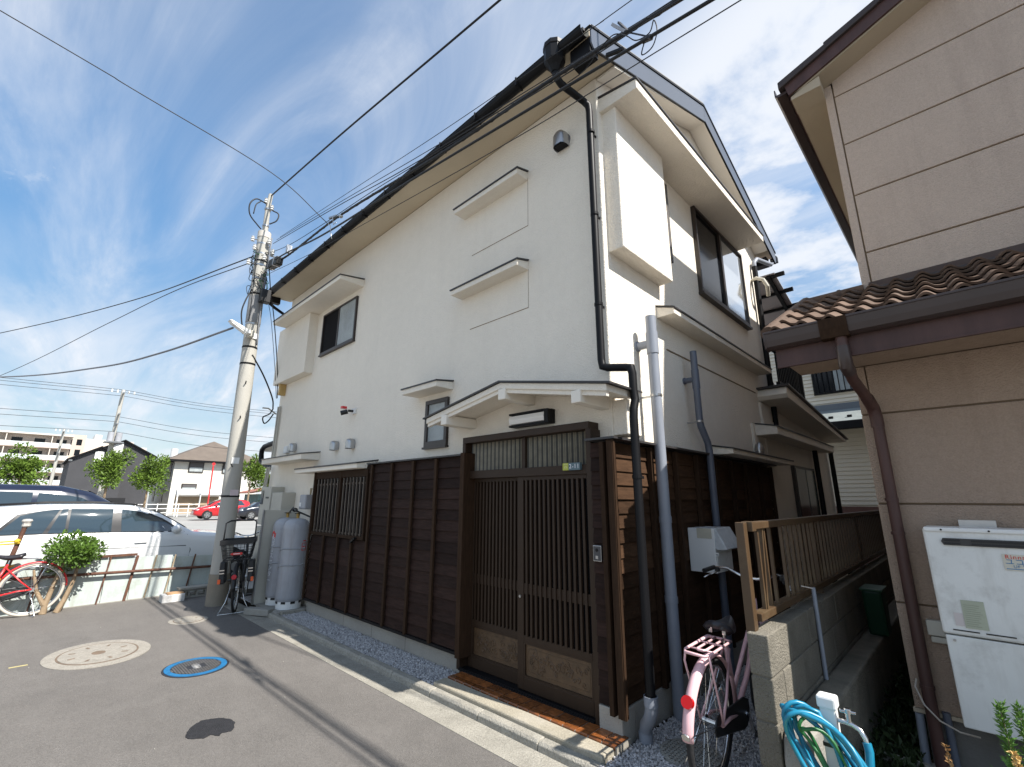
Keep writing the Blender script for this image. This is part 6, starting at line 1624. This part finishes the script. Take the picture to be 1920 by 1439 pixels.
def flats(label, X, px0, px1, ztop, floors, m, pitch=2.75, depth=14, wall_only=None, y0=None, y1=None):
    t = thing('apartment_block', label, 'apartment block', (X, y0, 0), 'apartment blocks on the skyline')
    put('wall', MB().box(X-depth, X, y0, y1, -.1, ztop-.2), m, t)
    put('roof_slab', MB().box(X-depth-.3, X+1.3, y0-.3, y1+.3, ztop-.2, ztop+.15), mat('pale_slab', (.55, .50, .44), .8, .05, 1), t)
    for i in range(floors):
        z = ztop-.2-(i+1)*pitch
        if z < 0: break
        put('balcony', MB().box(X, X+1.25, y0, y1, z-.15, z+.02), mat('balcony_slab', (.33, .25, .20), .8, .05, 1) if i == 0 else bpy.data.materials['balcony_slab'], t)
        put('balcony_rail', MB().box(X+1.15, X+1.22, y0, y1, z+.05, z+1.05), bpy.data.materials.get('pale_rail') or mat('pale_rail', (.58, .62, .62), .5, .1, .3), t)
        y = y0+.8
        while y < y1-1.5:
            put('window', MB().box(X, X+.06, y, y+1.7, z+.1, z+2.0), GLASSD, t)
            y += 3.6
        y = y0
        while y <= y1:
            put('divider', MB().box(X, X+1.2, y-.08, y+.08, z, z+pitch-.2), bpy.data.materials['pale_slab'], t)
            y += 7.2
    return t
BG1 = mat('far_flats_wall', (.50, .42, .35), .85, .05, .4)
BG2 = mat('far_flats_wall_light', (.60, .52, .45), .85, .05, .4)
flats('long low apartment block with continuous balconies at the far left', -150, 0, 0, 15.6, 5, BG1, y0=-34, y1=5.2)
t2 = thing('apartment_block', 'tall pale apartment block rising behind the dark gabled house', 'apartment block', (-175, 8, 0), 'apartment blocks on the skyline')
put('wall', MB().box(-190, -175, 5.2, 19.6, -.1, 17.6), BG2, t2)
put('stair_tower', MB().box(-183, -174, 4.6, 9.0, -.1, 18.4), BG1, t2)
put('roof_room', MB().box(-186, -178, 11, 12.5, 17.6, 19.2), WHITEP2, t2)
put('right_wing', MB().box(-190, -176, 19.6, 23.0, -.1, 16.2), BG2, t2)
for i in range(5):
    for j in range(2):
        put('window', MB().box(-174, -173.95, 5.2+j*2.0, 6.3+j*2.0, 15.6-i*2.8, 17.2-i*2.8), GLASSD, t2)
cp = thing('bike_shelter', 'low white arched bicycle shelter in front of the cream flats', 'shelter', (-54, 12, 0))
h_ = lambda y, z: SC(-52, -32, y, z)
(ya, z0), (yb, z1) = h_(5.95, 1.02), h_(8.15, 2.0)
put('roof', MB().tube([(-52.6, ya, z1-.15), (-52.6, yb, z1-.15)], .35, 10), LAMPW, cp, smooth=True)
for y in (ya, (ya+yb)/2, yb): put('post', MB().box(-52.05, -51.95, y-.05, y+.05, 0, z1-.2), WHITEP2, cp)
put('back_screen', MB().box(-53.0, -52.95, ya, yb, .2, z1-.3), mat('tan_screen', (.33, .25, .17), .8, .2, 1), cp)
put('front_rail', MB().box(-52.0, -51.9, ya, yb, z1-.3, z1-.2), WHITEP2, cp)
t = thing('red_sign_pole', 'slim bright red sign pole leaning by the bicycle shelter', 'sign', (-50, 11.6, 0))
(y0, q0), (y1, q1) = h_(7.5, 1.2), h_(7.47, 3.4)
put('pole', MB().tube([(-50, y0*.96, 0), (-50, y1*.96, q1)], .06, 8), RED, t)
put('sign_top', MB().cyl((-49.97, y1*.96, q1+.15), (-49.93, y1*.96, q1+.15), .13, 14), RED, t)
t = thing('lot_fence', 'white bar fence along the far side of the parking lot', 'fence', (-50, 9.5, 0))
for z in (.35, .7, 1.05): put('rail', MB().box(-50.03, -49.97, 6.5, 11, z, z+.06), WHITEP2, t)
y = 6.5
while y < 11.1: put('post', MB().box(-50.05, -49.95, y-.03, y+.03, 0, 1.15), WHITEP2, t); y += .75
t = thing('rusty_shed', 'low shed with a rusty red tin roof behind the black hatchback', 'shed', (-48, 17, 0))
(ya, z0), (yb, z1) = SC(-48, -28, 8.7, 1.6), SC(-48, -28, 11.4, 2.4)
put('wall', MB().box(-52, -48, ya+.3, yb, 0, 2.0), mat('teal_wall', (.12, .2, .2), .8, .1), t)
put('roof', MB().prism([(ya-.4, 2.05), (yb+.3, 3.3), (yb+.3, 3.4), (ya-.4, 2.15)], 'x', -52.5, -47.6), mat('tin_roof', (.30, .12, .08), .7, .4, 2), t)
# far poles and lines
def farpole(label, X, y, h, tr_=True):
    t = thing('utility_pole', label, 'utility pole', (X, y, 0))
    put('pole', MB().tube([(X, y-.1, 0), (X, y, h)], [.19, .12], 12), POLEM, t, smooth=True)
    for z in (h-.4, h-2.1, h-2.9): put('crossarm', MB().box(X-.9, X+.9, y-.06, y+.06, z, z+.1), STEEL, t)
    for i in range(5): put('insulator', MB().cyl((X+.1, y-.7+i*.35, h-.3), (X+.1, y-.7+i*.35, h-.05), .06, 8), INS, t)
    if tr_:
        put('transformer', MB().cyl((X+.35, y-.22, h-4.2), (X+.35, y-.22, h-3.5), .20, 16), CYLM, t, smooth=True)
        put('transformer', MB().cyl((X+.35, y+.28, h-4.2), (X+.35, y+.28, h-3.5), .20, 16), CYLM, t, smooth=True)
        put('platform', MB().box(X-.3, X+.9, y-.55, y+.6, h-4.33, h-4.25), STEEL, t)
    return t
farpole('distant utility pole with two white transformers above the dark house', -48, 4.05, 10.1)
farpole('slimmer distant utility pole before the apartment blocks', -75, 1.8, 9.4, False)
names = ('topmost', 'second', 'third', 'fourth', 'fifth', 'sixth')
for i, z in enumerate((10.1, 9.9, 9.6, 7.9, 7.5, 6.7)):
    cable('%s far line left of the distant transformer pole' % names[i], [(-48, 4.0, z), (-48.5, -8, z-.25), (-49, -30, z+.1)], .016, n=16)
    cable('%s far line right of the distant transformer pole' % names[i], [(-48, 4.1, z), (-44, 9, z-1.0), (-40, 16, z-1.5)], .014, n=16)
# ================================================================== cream house behind the alley
ch_ = thing('cream_house', 'cream clapboard house with a barred window behind the alley', 'house', (-2, 15, 0))
put('wall', MB().box(-4.8, 4, 15.05, 24, 0, 6.4), CREAM, ch_)
put('lower_wall', MB().box(-3.4, 4, 14.65, 15.2, 0, 3.7), CREAM, ch_)
lap = MB()
z = 1.5
while z < 3.4: lap.prism([(14.625, z), (14.66, z), (14.66, z+.10), (14.648, z+.10)], 'x', -3.4, 1); z += .105
z = 4.1
while z < 6.2: lap.prism([(15.02, z), (15.06, z), (15.06, z+.10), (15.045, z+.10)], 'x', -4.8, 1); z += .105
put('clapboards', lap, CREAM, ch_, kind='stuff')
put('base_wall', MB().box(-3.8, 1, 14.0, 14.3, 0, 1.46), mat('red_brown_wall', (.10, .05, .04), .8, .1), ch_)
rf_ = put('pent_roof', MB().prism([(14.0, 3.50), (15.05, 3.98), (15.05, 4.02), (14.0, 3.54)], 'x', -3.3, 1.2), mat('pale_shingle', (.19, .21, .205), .85, .15, 4, .5, 30), ch_)
put('roof_flashing', MB().box(-3.3, 1.2, 14.98, 15.05, 3.98, 4.16), mat('blue_grey_flashing', (.12, .14, .16), .5, .1), rf_)
put('gutter', MB().box(-3.3, 1.2, 13.85, 14.0, 3.32, 3.53), DARK, rf_, bevel=.02)
for x in (-2.95, -2.35, -1.95, -1.55): put('snow_guard', MB().box(x-.05, x+.05, 14.25, 14.31, 3.64, 3.72), DARK, rf_)
w_ = put('window', MB().box(-2.77, -1.55, 14.99, 15.06, 4.46, 4.52).box(-2.77, -1.55, 14.99, 15.06, 5.2, 5.26).box(-2.77, -2.71, 14.99, 15.06, 4.52, 5.2), DARK, ch_)
put('pane', MB().box(-2.71, -2.25, 15.01, 15.02, 4.52, 5.2), GLASSD, w_)
put('pane', MB().box(-2.25, -1.55, 15.005, 15.015, 4.52, 5.2), GLASSF, w_)
b0 = None
for i in range(9):
    x = -2.65+i*.125
    if b0 is None: b0 = put('window_bar', MB().box(x-.012, x+.012, 14.94, 14.96, 4.47, 5.25), DARK, w_); bx = x
    else: dup(b0, (x-bx, 0, 0), w_)
clean()
